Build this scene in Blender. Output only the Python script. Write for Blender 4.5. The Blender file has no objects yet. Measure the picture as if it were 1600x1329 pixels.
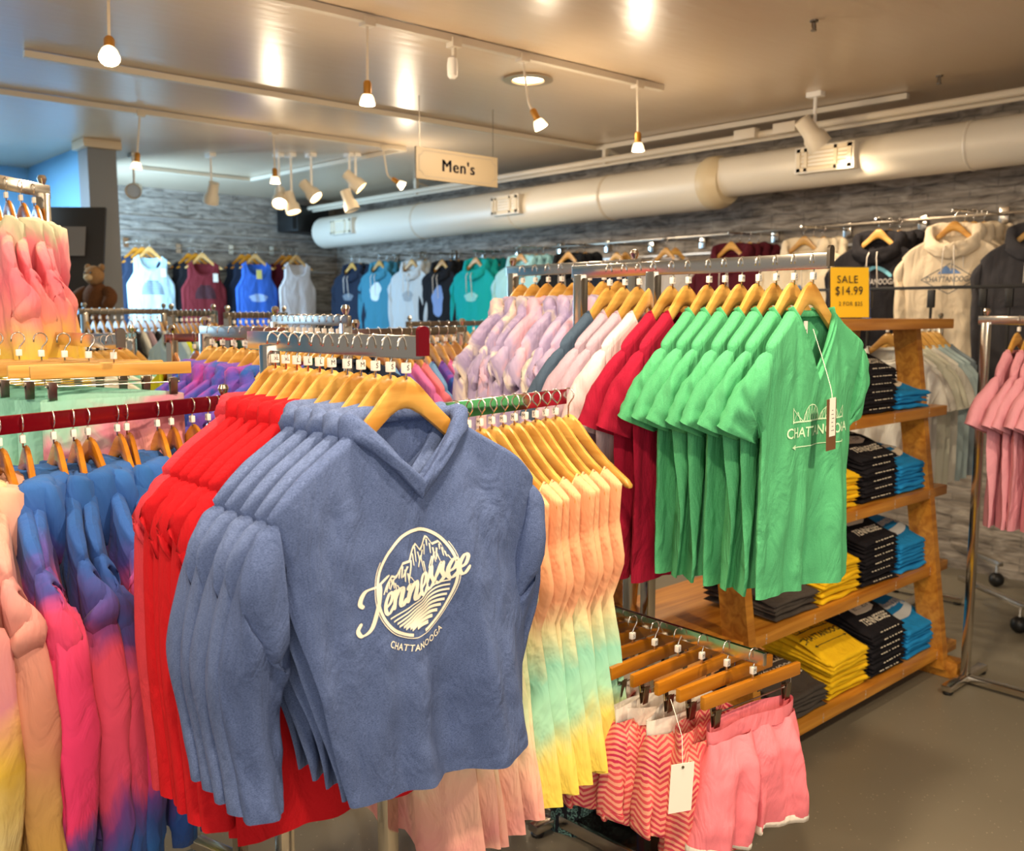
import bpy, bmesh, math, random
import numpy as np
from mathutils import Vector, Matrix
from mathutils.bvhtree import BVHTree

random.seed(7)
PI = math.pi
SC = bpy.context.scene
COL = SC.collection

# ------------------------------------------------------------------ camera
FPX = 1450.0
AZ = math.radians(48.1)
PITCH = math.radians(6.86)
CAMZ = 1.5
FWD = (math.cos(AZ), math.sin(AZ))
RGT = (math.sin(AZ), -math.cos(AZ))
cam_d = bpy.data.cameras.new('camera')
cam_d.sensor_width = 36.0
cam_d.lens = 36.0 * FPX / 1600.0
cam_d.clip_start = 0.05
cam_d.dof.use_dof = True
cam_d.dof.focus_distance = 1.85
cam_d.dof.aperture_fstop = 5.0
cam = bpy.data.objects.new('camera', cam_d)
cam.location = (0, 0, CAMZ)
cam.rotation_euler = (PI / 2 - PITCH, 0, AZ - PI / 2)
COL.objects.link(cam)
SC.camera = cam

# ------------------------------------------------------------------ light, exposure
SC.view_settings.view_transform = 'Standard'
SC.view_settings.look = 'None'
SC.view_settings.gamma = 1.0
SC.view_settings.use_curve_mapping = False
SC.view_settings.exposure = 0.18
SC.cycles.max_bounces = 6
SC.cycles.diffuse_bounces = 3
SC.cycles.glossy_bounces = 3
SC.cycles.sample_clamp_indirect = 4.0
SC.cycles.use_denoising = True
W = bpy.data.worlds.new('world')
SC.world = W
W.use_nodes = True
W.node_tree.nodes['Background'].inputs[0].default_value = (1.0, 0.93, 0.84, 1)
W.node_tree.nodes['Background'].inputs[1].default_value = 0.26

WARM = (1.0, 0.80, 0.56)
def lamp(kind, name, loc, energy, color=WARM, size=0.1, rot=(0, 0, 0), parent=None, spot=None, sy=None):
    d = bpy.data.lights.new(name, kind)
    d.energy = energy
    d.color = color
    if kind == 'AREA':
        d.size = size
        if sy:
            d.shape = 'RECTANGLE'; d.size_y = sy
        else:
            d.shape = 'DISK'
    else:
        d.shadow_soft_size = size
    if kind == 'SPOT':
        d.spot_size = spot or 1.6
        d.spot_blend = 0.8
    o = bpy.data.objects.new(name, d)
    o.location = loc
    o.rotation_euler = rot
    COL.objects.link(o)
    if parent: o.parent = parent
    return o

# daylight that enters through the shop window on the far left
lamp('AREA', 'window_daylight', (0.55, 8.2, 1.75), 55, (0.42, 0.70, 1.0), 1.5, (math.radians(90), 0, math.radians(160)), sy=1.5)
lamp('AREA', 'added_blue_fill', (2.55, 8.0, 1.7), 90, (0.42, 0.70, 1.0), 1.1, (math.radians(90), 0, math.radians(-75)), sy=1.3)  # added fill behind the solid partition, turns the tank tops and duct bluish
# soft front light added out of view behind the photographer
lamp('AREA', 'added_front_light', (-1.6, -2.2, 1.7), 60, (1.0, 0.95, 0.88), 4.0, (math.radians(86), 0, math.radians(-42)), sy=1.9)

# ------------------------------------------------------------------ placing by sight line: a pixel of the photograph at a real distance
def ray(px, py):
    xc = (px - 800.0) / FPX; yc = (664.5 - py) / FPX
    h = math.cos(PITCH) + yc * math.sin(PITCH)
    z = -math.sin(PITCH) + yc * math.cos(PITCH)
    return Vector((FWD[0] * h + RGT[0] * xc, FWD[1] * h + RGT[1] * xc, z)), h
O = Vector((0, 0, CAMZ))
def P(px, py, d):
    r, h = ray(px, py); return O + r * (d / h)
def onZ(px, py, z):
    r, h = ray(px, py); return O + r * ((z - CAMZ) / r.z)
def onX(px, py, x):
    r, h = ray(px, py); return O + r * (x / r.x)
def onY(px, py, y):
    r, h = ray(px, py); return O + r * (y / r.y)

# ------------------------------------------------------------------ materials
def lin(c):
    c = c.lstrip('#')
    v = [int(c[i:i + 2], 16) / 255 for i in (0, 2, 4)]
    return tuple((x / 12.92 if x <= .04045 else ((x + .055) / 1.055) ** 2.4) for x in v) + (1,)
_mats = {}
def new_mat(name):
    m = bpy.data.materials.new(name); m.use_nodes = True
    nt = m.node_tree
    return m, nt, nt.nodes['Principled BSDF']
def nd(nt, t, **kw):
    n = nt.nodes.new(t)
    for k, v in kw.items():
        if k.startswith('i_'):
            key = k[2:]
            n.inputs[int(key) if key.isdigit() else key].default_value = v
        else: setattr(n, k, v)
    return n
def plain(name, col, rough=.5, metal=0, emit=None, es=0, spec=.5, bump=0, bscale=200, trans=0, alpha=1):
    if name in _mats: return _mats[name]
    m, nt, b = new_mat(name)
    b.inputs['Base Color'].default_value = lin(col)
    b.inputs['Roughness'].default_value = rough
    b.inputs['Metallic'].default_value = metal
    b.inputs['Specular IOR Level'].default_value = spec
    b.inputs['Transmission Weight'].default_value = trans
    if emit:
        b.inputs['Emission Color'].default_value = lin(emit); b.inputs['Emission Strength'].default_value = es
    if bump:
        tc = nd(nt, 'ShaderNodeTexCoord'); n = nd(nt, 'ShaderNodeTexNoise', i_Scale=bscale)
        nt.links.new(tc.outputs['Object'], n.inputs['Vector'])
        bp = nd(nt, 'ShaderNodeBump', i_Strength=bump, i_Distance=.01)
        nt.links.new(n.outputs['Fac'], bp.inputs['Height']); nt.links.new(bp.outputs[0], b.inputs['Normal'])
    _mats[name] = m
    return m
def weave(nt, b, scale=420, strength=.12):
    tc = nd(nt, 'ShaderNodeTexCoord'); mp = nd(nt, 'ShaderNodeMapping'); mp.inputs['Scale'].default_value = (.5, .5, 1.6)
    n = nd(nt, 'ShaderNodeTexNoise', i_Scale=scale, i_Detail=2.0)
    nt.links.new(tc.outputs['Object'], mp.inputs[0]); nt.links.new(mp.outputs[0], n.inputs['Vector'])
    bp = nd(nt, 'ShaderNodeBump', i_Strength=strength, i_Distance=.004)
    n2 = nd(nt, 'ShaderNodeTexNoise', i_Scale=13.0, i_Detail=3.0, i_Roughness=.55, i_Distortion=1.6)
    mp2 = nd(nt, 'ShaderNodeMapping'); mp2.inputs['Scale'].default_value = (1, 1, .45)
    nt.links.new(tc.outputs['Object'], mp2.inputs[0]); nt.links.new(mp2.outputs[0], n2.inputs['Vector'])
    b2 = nd(nt, 'ShaderNodeBump', i_Strength=.55, i_Distance=.016)
    nt.links.new(n2.outputs['Fac'], b2.inputs['Height']); nt.links.new(b2.outputs[0], bp.inputs['Normal'])
    nt.links.new(n.outputs['Fac'], bp.inputs['Height']); nt.links.new(bp.outputs[0], b.inputs['Normal'])
    return tc, n
def fabric(name, col, heather=0.0, rough=.92, sheen=.06):
    if name in _mats: return _mats[name]
    m, nt, b = new_mat(name)
    b.inputs['Roughness'].default_value = rough
    b.inputs['Specular IOR Level'].default_value = .2
    b.inputs['Sheen Weight'].default_value = sheen
    b.inputs['Sheen Tint'].default_value = lin(col)
    tc, n = weave(nt, b, 800, .05)
    c = lin(col)
    r = nd(nt, 'ShaderNodeValToRGB')
    k = heather
    r.color_ramp.elements[0].position = .36; r.color_ramp.elements[1].position = .64
    r.color_ramp.elements[0].color = tuple(x * (1 - .55 * k) for x in c[:3]) + (1,)
    r.color_ramp.elements[1].color = tuple(min(1, x * (1 + .55 * k) + .05 * k) for x in c[:3]) + (1,)
    nt.links.new(n.outputs['Fac'], r.inputs[0]); nt.links.new(r.outputs[0], b.inputs['Base Color'])
    _mats[name] = m
    return m
def tiedye(name, stops, amp=.22, scale=5.0, length=.85, zmix=1.0, stretch=(1, 1, .6)):
    """colour bands down the garment, warped by noise; every piece has its own dye seed"""
    if name in _mats: return _mats[name]
    m, nt, b = new_mat(name)
    b.inputs['Roughness'].default_value = .95; b.inputs['Specular IOR Level'].default_value = .2; b.inputs['Sheen Weight'].default_value = .05
    tc, n0 = weave(nt, b, 700, .05)
    at = nd(nt, 'ShaderNodeAttribute', attribute_type='OBJECT', attribute_name='dye')
    mp = nd(nt, 'ShaderNodeMapping'); mp.inputs['Scale'].default_value = stretch
    nt.links.new(tc.outputs['Object'], mp.inputs[0])
    off = nd(nt, 'ShaderNodeVectorMath', operation='ADD')
    nt.links.new(mp.outputs[0], off.inputs[0]); nt.links.new(at.outputs['Fac'], off.inputs[1])
    n = nd(nt, 'ShaderNodeTexNoise', i_Scale=scale, i_Detail=4.0, i_Roughness=.6, i_Distortion=1.2)
    nt.links.new(off.outputs[0], n.inputs['Vector'])
    sx = nd(nt, 'ShaderNodeSeparateXYZ'); nt.links.new(tc.outputs['Object'], sx.inputs[0])
    a = nd(nt, 'ShaderNodeMath', operation='MULTIPLY', i_1=-zmix / length); nt.links.new(sx.outputs['Z'], a.inputs[0])
    c = nd(nt, 'ShaderNodeMath', operation='MULTIPLY_ADD', i_1=amp * 2, i_2=-amp + (.5 if zmix == 0 else 0)); nt.links.new(n.outputs['Fac'], c.inputs[0])
    s = nd(nt, 'ShaderNodeMath', operation='ADD'); nt.links.new(a.outputs[0], s.inputs[0]); nt.links.new(c.outputs[0], s.inputs[1])
    r = nd(nt, 'ShaderNodeValToRGB')
    el = r.color_ramp.elements
    while len(el) < len(stops): el.new(.5)
    for e, (p, cc) in zip(el, stops): e.position = p
    for e, (p, cc) in zip(el, stops): e.color = lin(cc)
    nt.links.new(s.outputs[0], r.inputs[0]); nt.links.new(r.outputs[0], b.inputs['Base Color'])
    _mats[name] = m
    return m
def wood(name, c1, c2, rough=.3, scale=(3, 26, 26), coat=.3):
    if name in _mats: return _mats[name]
    m, nt, b = new_mat(name)
    b.inputs['Roughness'].default_value = rough; b.inputs['Coat Weight'].default_value = coat; b.inputs['Coat Roughness'].default_value = .2
    tc = nd(nt, 'ShaderNodeTexCoord'); mp = nd(nt, 'ShaderNodeMapping'); mp.inputs['Scale'].default_value = scale
    oi = nd(nt, 'ShaderNodeObjectInfo')
    off = nd(nt, 'ShaderNodeVectorMath', operation='ADD')
    sc = nd(nt, 'ShaderNodeMath', operation='MULTIPLY', i_1=37.0); nt.links.new(oi.outputs['Random'], sc.inputs[0])
    nt.links.new(tc.outputs['Object'], mp.inputs[0]); nt.links.new(mp.outputs[0], off.inputs[0]); nt.links.new(sc.outputs[0], off.inputs[1])
    n = nd(nt, 'ShaderNodeTexNoise', i_Scale=1.0, i_Detail=5.0, i_Distortion=.8)
    nt.links.new(off.outputs[0], n.inputs['Vector'])
    r = nd(nt, 'ShaderNodeValToRGB')
    r.color_ramp.elements[0].position = .3; r.color_ramp.elements[1].position = .7
    r.color_ramp.elements[0].color = lin(c1); r.color_ramp.elements[1].color = lin(c2)
    nt.links.new(n.outputs['Fac'], r.inputs[0])
    hs = nd(nt, 'ShaderNodeHueSaturation')
    vv = nd(nt, 'ShaderNodeMath', operation='MULTIPLY_ADD', i_1=.3, i_2=.85); nt.links.new(oi.outputs['Random'], vv.inputs[0])
    nt.links.new(vv.outputs[0], hs.inputs['Value']); nt.links.new(r.outputs[0], hs.inputs['Color'])
    nt.links.new(hs.outputs[0], b.inputs['Base Color'])
    _mats[name] = m
    return m

CHROME = plain('chrome', '#d8d2c8', .16, 1.0)
DARKCHROME = plain('dull chrome', '#8f8578', .3, 1.0)
REDRAIL = plain('chrome with red reflection tint', '#7d0f1e', .18, .55)  # red of mirrored shirts put into the metal's base colour
WHITE = plain('white plastic', '#f1ebe0', .45)
TAGW = plain('white tag card', '#efe9da', .6)
BLACKP = plain('black plastic', '#151414', .45)
INK = plain('black ink', '#201c1a', .7)
INKNAVY = plain('navy sign paint', '#20264a', .6)
PRINTW = plain('cream print ink', '#f6edd6', .75)
PRINTG = plain('pale green print ink', '#cdf0c8', .75)
PRINTGREY = plain('grey print ink', '#b9b2ac', .75)
HWOOD = wood('honey hanger wood', '#b07a30', '#d8aa58', .36, (3, 26, 26), .08)
HWOODD = wood('amber hanger wood', '#935409', '#bd7a1d', .26)
HWOODP = wood('pale hanger wood', '#c98f4a', '#e3b878', .35)
SHELFWOOD = wood('orange pine', '#a15f16', '#d59436', .4, (2.2, 30, 30), .2)
TRACKM = plain('cream enamel', '#d9cbb4', .4)
DUCTM = plain('painted duct metal', '#e6dcca', .42, .1)
BULB = plain('lit lamp lens', '#fff2d8', .3, 0, '#ffe2b4', 14)
SOCKET = plain('amber lamp socket', '#b07a2a', .4, .4)
# ------------------------------------------------------------------ mesh helpers
class MB:
    def __init__(s): s.v = []; s.f = []
    def add(s, verts, faces):
        o = len(s.v); s.v += [tuple(map(float, v)) for v in verts]; s.f += [tuple(i + o for i in f) for f in faces]
        return s
    def grid(s, pts, wrap=False, flip=False):
        nv, nu = pts.shape[:2]; o = len(s.v)
        s.v += [tuple(map(float, p)) for p in pts.reshape(-1, 3)]
        for j in range(nv - 1):
            for i in range(nu if wrap else nu - 1):
                a = o + j * nu + i; b = o + j * nu + (i + 1) % nu
                q = (a, b, b + nu, a + nu)
                s.f.append(q[::-1] if flip else q)
        return s
    def loft(s, rings, cap=True):
        r = np.array(rings, float); o = len(s.v); n = r.shape[1]; s.grid(r, True)
        if cap:
            s.f.append(tuple(range(o, o + n))[::-1]); e = o + (r.shape[0] - 1) * n; s.f.append(tuple(range(e, e + n)))
        return s
    def box(s, c, size, rz=0, ch=0.0, ry=0, rx=0):
        hx, hy, hz = [k / 2 for k in size]
        R = Matrix.Rotation(rz, 3, 'Z') @ Matrix.Rotation(ry, 3, 'Y') @ Matrix.Rotation(rx, 3, 'X')
        C = Vector(c)
        if ch <= 0:
            v = [(x, y, z) for x in (-hx, hx) for y in (-hy, hy) for z in (-hz, hz)]
            f = [(0, 1, 3, 2), (4, 6, 7, 5), (0, 4, 5, 1), (2, 3, 7, 6), (0, 2, 6, 4), (1, 5, 7, 3)]
        else:
            bm = bmesh.new(); bmesh.ops.create_cube(bm, size=1)
            for q in bm.verts: q.co = (q.co.x * 2 * hx, q.co.y * 2 * hy, q.co.z * 2 * hz)
            bmesh.ops.bevel(bm, geom=bm.edges[:], offset=ch, segments=2, affect='EDGES', profile=.6)
            bm.verts.index_update()
            v = [tuple(q.co) for q in bm.verts]; f = [tuple(q.index for q in fc.verts) for fc in bm.faces]; bm.free()
        return s.add([C + R @ Vector(q) for q in v], f)
    def tube(s, pts, r, n=8, cap=True):
        pts = [Vector(p) for p in pts]; rings = []
        up = None
        for i, p in enumerate(pts):
            t = (pts[min(i + 1, len(pts) - 1)] - pts[max(i - 1, 0)]).normalized()
            if up is None:
                up = t.orthogonal().normalized()
            up = (up - t * up.dot(t)).normalized()
            w = t.cross(up); rr = r[i] if hasattr(r, '__len__') else r
            rings.append([p + (up * math.cos(2 * PI * k / n) + w * math.sin(2 * PI * k / n)) * rr for k in range(n)])
        return s.loft(rings, cap)
    def lathe(s, prof, c=(0, 0, 0), n=20, axis=None, cap=True):
        M = Vector(axis).to_track_quat('Z', 'Y').to_matrix() if axis is not None else Matrix.Identity(3)
        C = Vector(c)
        return s.loft([[C + M @ Vector((r * math.cos(2 * PI * k / n), r * math.sin(2 * PI * k / n), z)) for k in range(n)] for r, z in prof], cap)
    def mesh(s, name, smooth=True, angle=None):
        me = bpy.data.meshes.new(name); me.from_pydata(s.v, [], s.f); me.update()
        if smooth:
            me.polygons.foreach_set('use_smooth', [True] * len(me.polygons))
            if angle: me.set_sharp_from_angle(angle=math.radians(angle))
        me.materials.append(None)
        return me
def put(name, me, mat, parent=None, loc=None, rot=None):
    if isinstance(me, MB): me = me.mesh(name, True, 35)
    o = bpy.data.objects.new(name, me); COL.objects.link(o)
    if not me.materials: me.materials.append(None)
    o.material_slots[0].link = 'OBJECT'; o.material_slots[0].material = mat
    if parent: o.parent = parent
    if loc is not None: o.location = loc
    if rot is not None: o.rotation_euler = rot
    return o
def tag(o, label, cat, group=None):
    o['label'] = label; o['category'] = cat
    if group: o['group'] = group
    return o
def thing(name, loc, rz, label, cat, group=None):
    o = bpy.data.objects.new(name, None); COL.objects.link(o); o.empty_display_size = .05
    o.location = loc; o.rotation_euler = (0, 0, rz)
    return tag(o, label, cat, group)
def struct(name, mb, mat, parent=None):
    o = put(name, mb, mat, parent)
    if not parent: o['kind'] = 'structure'
    return o
def catmull(pts, n):
    pts = np.array(pts, float); m = len(pts)
    t = np.linspace(0, m - 1, n); out = []
    for x in t:
        i = min(int(x), m - 2); f = x - i
        p0, p1, p2, p3 = pts[max(i - 1, 0)], pts[i], pts[i + 1], pts[min(i + 2, m - 1)]
        out.append(.5 * (2 * p1 + (p2 - p0) * f + (2 * p0 - 5 * p1 + 4 * p2 - p3) * f * f + (3 * p1 - p0 - 3 * p2 + p3) * f ** 3))
    return np.array(out)
_rs = np.random.RandomState(3); _tab = _rs.rand(64, 64)
def vnoise(x, y, seed=0):
    x = np.asarray(x, float) + seed * 7.31; y = np.asarray(y, float) + seed * 3.77
    xi = np.floor(x).astype(int); yi = np.floor(y).astype(int); fx = x - xi; fy = y - yi
    fx = fx * fx * (3 - 2 * fx); fy = fy * fy * (3 - 2 * fy)
    T = lambda a, b: _tab[a % 64, b % 64]
    return ((T(xi, yi) * (1 - fx) + T(xi + 1, yi) * fx) * (1 - fy) + (T(xi, yi + 1) * (1 - fx) + T(xi + 1, yi + 1) * fx) * fy) * 2 - 1
def sstep(a, b, x):
    t = np.clip((x - a) / (b - a), 0, 1); return t * t * (3 - 2 * t)
ORD = 'front second third fourth fifth sixth seventh eighth ninth tenth eleventh twelfth thirteenth fourteenth fifteenth sixteenth seventeenth eighteenth nineteenth twentieth'.split()

# ------------------------------------------------------------------ lettering
_font_cache = {}
def text_mesh(s, size=1.0, bold=0.0, shear=0.0, space=1.0):
    """flat lettering in the xz plane, centred, facing -y"""
    key = (s, bold, shear, space)
    if key not in _font_cache:
        c = bpy.data.curves.new('lettering', 'FONT'); c.body = s; c.size = 1.0; c.offset = bold; c.shear = shear
        c.align_x = 'CENTER'; c.align_y = 'CENTER'; c.resolution_u = 3; c.space_character = space
        o = bpy.data.objects.new('lettering', c); COL.objects.link(o)
        bpy.context.view_layer.update()
        me = bpy.data.meshes.new_from_object(o.evaluated_get(bpy.context.evaluated_depsgraph_get()))
        vs = [(v.co.x, v.co.y) for v in me.vertices]; fs = [tuple(p.vertices) for p in me.polygons]
        bpy.data.objects.remove(o); bpy.data.curves.remove(c); bpy.data.meshes.remove(me)
        _font_cache[key] = (vs, fs)
    vs, fs = _font_cache[key]
    return [(x * size, y * size) for x, y in vs], fs
class Art:
    """flat artwork: 2D polygons (x right, y up)"""
    def __init__(s): s.v = []; s.f = []
    def poly(s, pts):
        o = len(s.v); s.v += [tuple(p) for p in pts]; s.f.append(tuple(range(o, o + len(pts)))); return s
    def strip(s, a, b):
        for i in range(len(a) - 1): s.poly([a[i], a[i + 1], b[i + 1], b[i]])
        return s
    def stroke(s, pts, w, n=None, taper=True, slant=0.0):
        q = catmull(pts, n or max(8, len(pts) * 6)); m = len(q); A = []; B = []
        for i in range(m):
            t = q[min(i + 1, m - 1)] - q[max(i - 1, 0)]; t /= (np.hypot(*t) + 1e-9)
            down = abs(t[1]); ww = w * (.45 + .75 * down if slant else 1.0) * (min(1, .5 + min(i, m - 1 - i) / 4) if taper else 1) / 2
            nrm = np.array([-t[1], t[0]]) * ww; A.append(q[i] + nrm); B.append(q[i] - nrm)
        return s.strip(A, B)
    def line(s, a, b, w): return s.stroke([a, b], w, 2, False)
    def arc(s, c, r0, r1, a0, a1, n=40, sx=1.0):
        t = [math.radians(a0 + (a1 - a0) * i / n) for i in range(n + 1)]
        return s.strip([(c[0] + r0 * sx * math.cos(x), c[1] + r0 * math.sin(x)) for x in t], [(c[0] + r1 * sx * math.cos(x), c[1] + r1 * math.sin(x)) for x in t])
    def text(s, txt, c, size, bold=0.0, shear=0, space=1.0, sx=1.0, warp=None):
        vs, fs = text_mesh(txt, size, bold, shear, space); o = len(s.v)
        for x, y in vs:
            p = (x * sx, y)
            if warp: p = warp(*p)
            s.v.append((p[0] + c[0], p[1] + c[1]))
        s.f += [tuple(i + o for i in f) for f in fs]; return s
    def merge(s, other, c=(0, 0), k=1.0, rot=0.0):
        o = len(s.v); ca, sa = math.cos(rot), math.sin(rot)
        s.v += [(c[0] + k * (x * ca - y * sa), c[1] + k * (x * sa + y * ca)) for x, y in other.v]
        s.f += [tuple(i + o for i in f) for f in other.f]; return s
def art_bm(art, step=.012):
    bm = bmesh.new(); vs = [bm.verts.new((x, 0, y)) for x, y in art.v]
    for f in art.f:
        try: bm.faces.new([vs[i] for i in f])
        except ValueError: pass
    if step:
        xs = [v[0] for v in art.v]; ys = [v[1] for v in art.v]
        for ax, lo, hi in ((0, min(xs), max(xs)), (2, min(ys), max(ys))):
            k = math.floor(lo / step) + 1
            while k * step < hi:
                co = [0, 0, 0]; no = [0, 0, 0]; co[ax] = k * step; no[ax] = 1
                bmesh.ops.bisect_plane(bm, geom=bm.verts[:] + bm.edges[:] + bm.faces[:], plane_co=co, plane_no=no); k += 1
    return bm
def bm_mesh(bm, name):
    me = bpy.data.meshes.new(name); bm.normal_update(); bm.to_mesh(me); bm.free(); me.materials.append(None); return me
def flat_art(name, art, mat, parent, loc=(0, 0, 0), rot=(0, 0, 0)):
    bm = art_bm(art, 0)
    return put(name, bm_mesh(bm, name), mat, parent, loc, rot)
def print_on(root, art, mat, c, name='print', off=.0016, direction=(0, 1, 0), start=-1.0):
    """lay artwork on the front of a garment's torso"""
    me = root.data
    tree = BVHTree.FromPolygons([v.co for v in me.vertices], [tuple(p.vertices) for p in me.polygons])
    bm = art_bm(art, .010); kill = []
    for v in bm.verts:
        x, z = v.co.x + c[0], v.co.z + c[1]
        h, nrm, _, _ = tree.ray_cast(Vector((x, start, z)), Vector(direction))
        if h is None: kill.append(v); continue
        v.co = h - Vector(direction) * off
    bmesh.ops.delete(bm, geom=kill, context='VERTS')
    me2 = bm_mesh(bm, name); me2.polygons.foreach_set('use_smooth', [True] * len(me2.polygons))
    return put(name, me2, mat, root)

SCRIPT = {  # brush-script letters as strokes on a unit x-height: (strokes, advance)
 'T': ([[(-.75, .95), (-1.0, 1.25), (-.7, 1.75), (.1, 1.75), (.9, 1.95)], [(.25, 1.75), (.1, .7), (-.25, -.25), (-.8, -.45), (-1.1, -.1), (-.85, .2)]], .55),
 'e': ([[(.0, .38), (.45, .5), (.62, .85), (.38, 1.0), (.1, .65), (.12, .2), (.4, 0), (.8, .3)]], .68),
 'n': ([[(0, .7), (.18, .95), (.15, .45), (.08, 0)], [(.1, .35), (.4, .92), (.62, .85), (.55, .2), (.68, 0), (.95, .3)]], .9),
 's': ([[(0, .3), (.42, 1.05), (.42, .6), (.6, .22), (.32, 0), (.05, .12)], [(.5, .1), (.8, .35)]], .72),
 'C': ([[(1.15, 1.35), (.95, 1.75), (.4, 1.6), (.05, .9), (.2, .15), (.7, 0), (1.25, .35)]], 1.15),
 'h': ([[(.0, .3), (.4, 1.2), (.45, 1.75), (.2, 1.5), (.1, 0)], [(.12, .4), (.42, .9), (.6, .75), (.55, .1), (.9, .3)]], .88),
 'a': ([[(.6, .85), (.3, 1.0), (.05, .5), (.2, .05), (.5, .4), (.65, .95), (.58, .2), (.9, .3)]], .85),
 't': ([[(.0, .3), (.25, 1.0), (.3, 1.6), (.18, .5), (.3, .02), (.6, .3)], [(0, 1.1), (.55, 1.2)]], .55),
 'o': ([[(.4, 1.0), (.1, .75), (.1, .2), (.4, 0), (.65, .45), (.42, 1.0), (.85, .85)]], .8),
 'g': ([[(.6, .85), (.3, 1.0), (.05, .5), (.2, .05), (.5, .4), (.65, .95), (.55, -.4), (.2, -.65), (.05, -.3), (.9, .3)]], .85),
}
def script(word, w=.3, shear=.35):
    a = Art(); x = 0
    for ch in word:
        ss, adv = SCRIPT[ch]
        for st in ss: a.stroke([(px + x + py * shear, py) for px, py in st], w, None, True, 1)
        x += adv
    a.v = [(px - x / 2, py - .5) for px, py in a.v]
    return a, x
# ------------------------------------------------------------------ hangers (origin = where the hook sits on the rail, arms along x, front -y)
_HX = [0, .012, .03, .06, .09, .12, .152, .19]
_HT = [0, -.003, -.017, -.050, -.078, -.101, -.120, -.142]
_HB = [-.052, -.054, -.064, -.088, -.113, -.131, -.146, -.160]
NECKZ = -.062
def htop(x):
    x = np.abs(np.asarray(x, float)); z = np.interp(x, _HX, _HT)
    return NECKZ + np.where(x > .19, -.142 - (x - .19) * .62 - (x - .19) ** 2 * 5, z)
def hanger_body():
    xs = np.concatenate([np.linspace(-.19, -.02, 20), np.linspace(-.012, .012, 5), np.linspace(.02, .19, 20)]); rings = []
    for x in xs:
        a = abs(x); zt = np.interp(a, _HX, _HT) + NECKZ; zb = np.interp(a, _HX, _HB) + NECKZ
        if a > .182: zt -= .004; zb += .004
        y = -.022 * (a / .19) ** 2 + .006; t = .006 + .003 * (a / .19)
        zm = (zt + zb) / 2; hz = (zt - zb) / 2
        rings.append([(x, y + t * np.sign(math.cos(q)) * abs(math.cos(q)) ** .6, zm + hz * np.sign(math.sin(q)) * abs(math.sin(q)) ** .6) for q in [2 * PI * k / 10 + PI / 10 for k in range(10)]])
    return MB().loft(rings).mesh('hanger', True, 50)
def hook_mesh(drop=NECKZ, flip=1):
    pts = [(-.016 * flip, 0, -.022)]
    for k in range(9):
        a = PI - (PI + .5) * k / 8; pts.append((.0155 * math.cos(a) * flip, 0, -.0145 + .0155 * math.sin(a)))
    pts += [(.004 * flip, 0, -.033), (0, 0, -.042), (0, 0, drop - .006)]
    return MB().tube(pts, .0019, 6).mesh('hook')
HANGER_M = hanger_body(); HOOK_M = hook_mesh(); HOOK2_M = hook_mesh(NECKZ - .028)
CLIP_M = MB().box((0, 0, -.050), (.0135, .010, .0165), 0, .0015).mesh('size_clip', True, 40)
_let = {}
def letter_mesh(s):
    if s not in _let:
        a = Art().text(s, (0, 0), .0115 if len(s) < 2 else .0085, .0)
        _let[s] = bm_mesh(art_bm(a, 0), 'size_letter')
    return _let[s]
def hanger(loc, rz, label, group, mat=None, size=None, clip=True, tilt=0.0):
    o = put('wooden_hanger', HANGER_M, mat or HWOOD, None, loc, (0, tilt, rz))
    tag(o, label, 'hanger', group)
    put('hook', HOOK_M, CHROME, o)
    if clip:
        c = put('size_clip', CLIP_M, WHITE, o)
        if size: put('size_letter', letter_mesh(size), INK, c, (0, -.0056, -.050))
    return o

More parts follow.
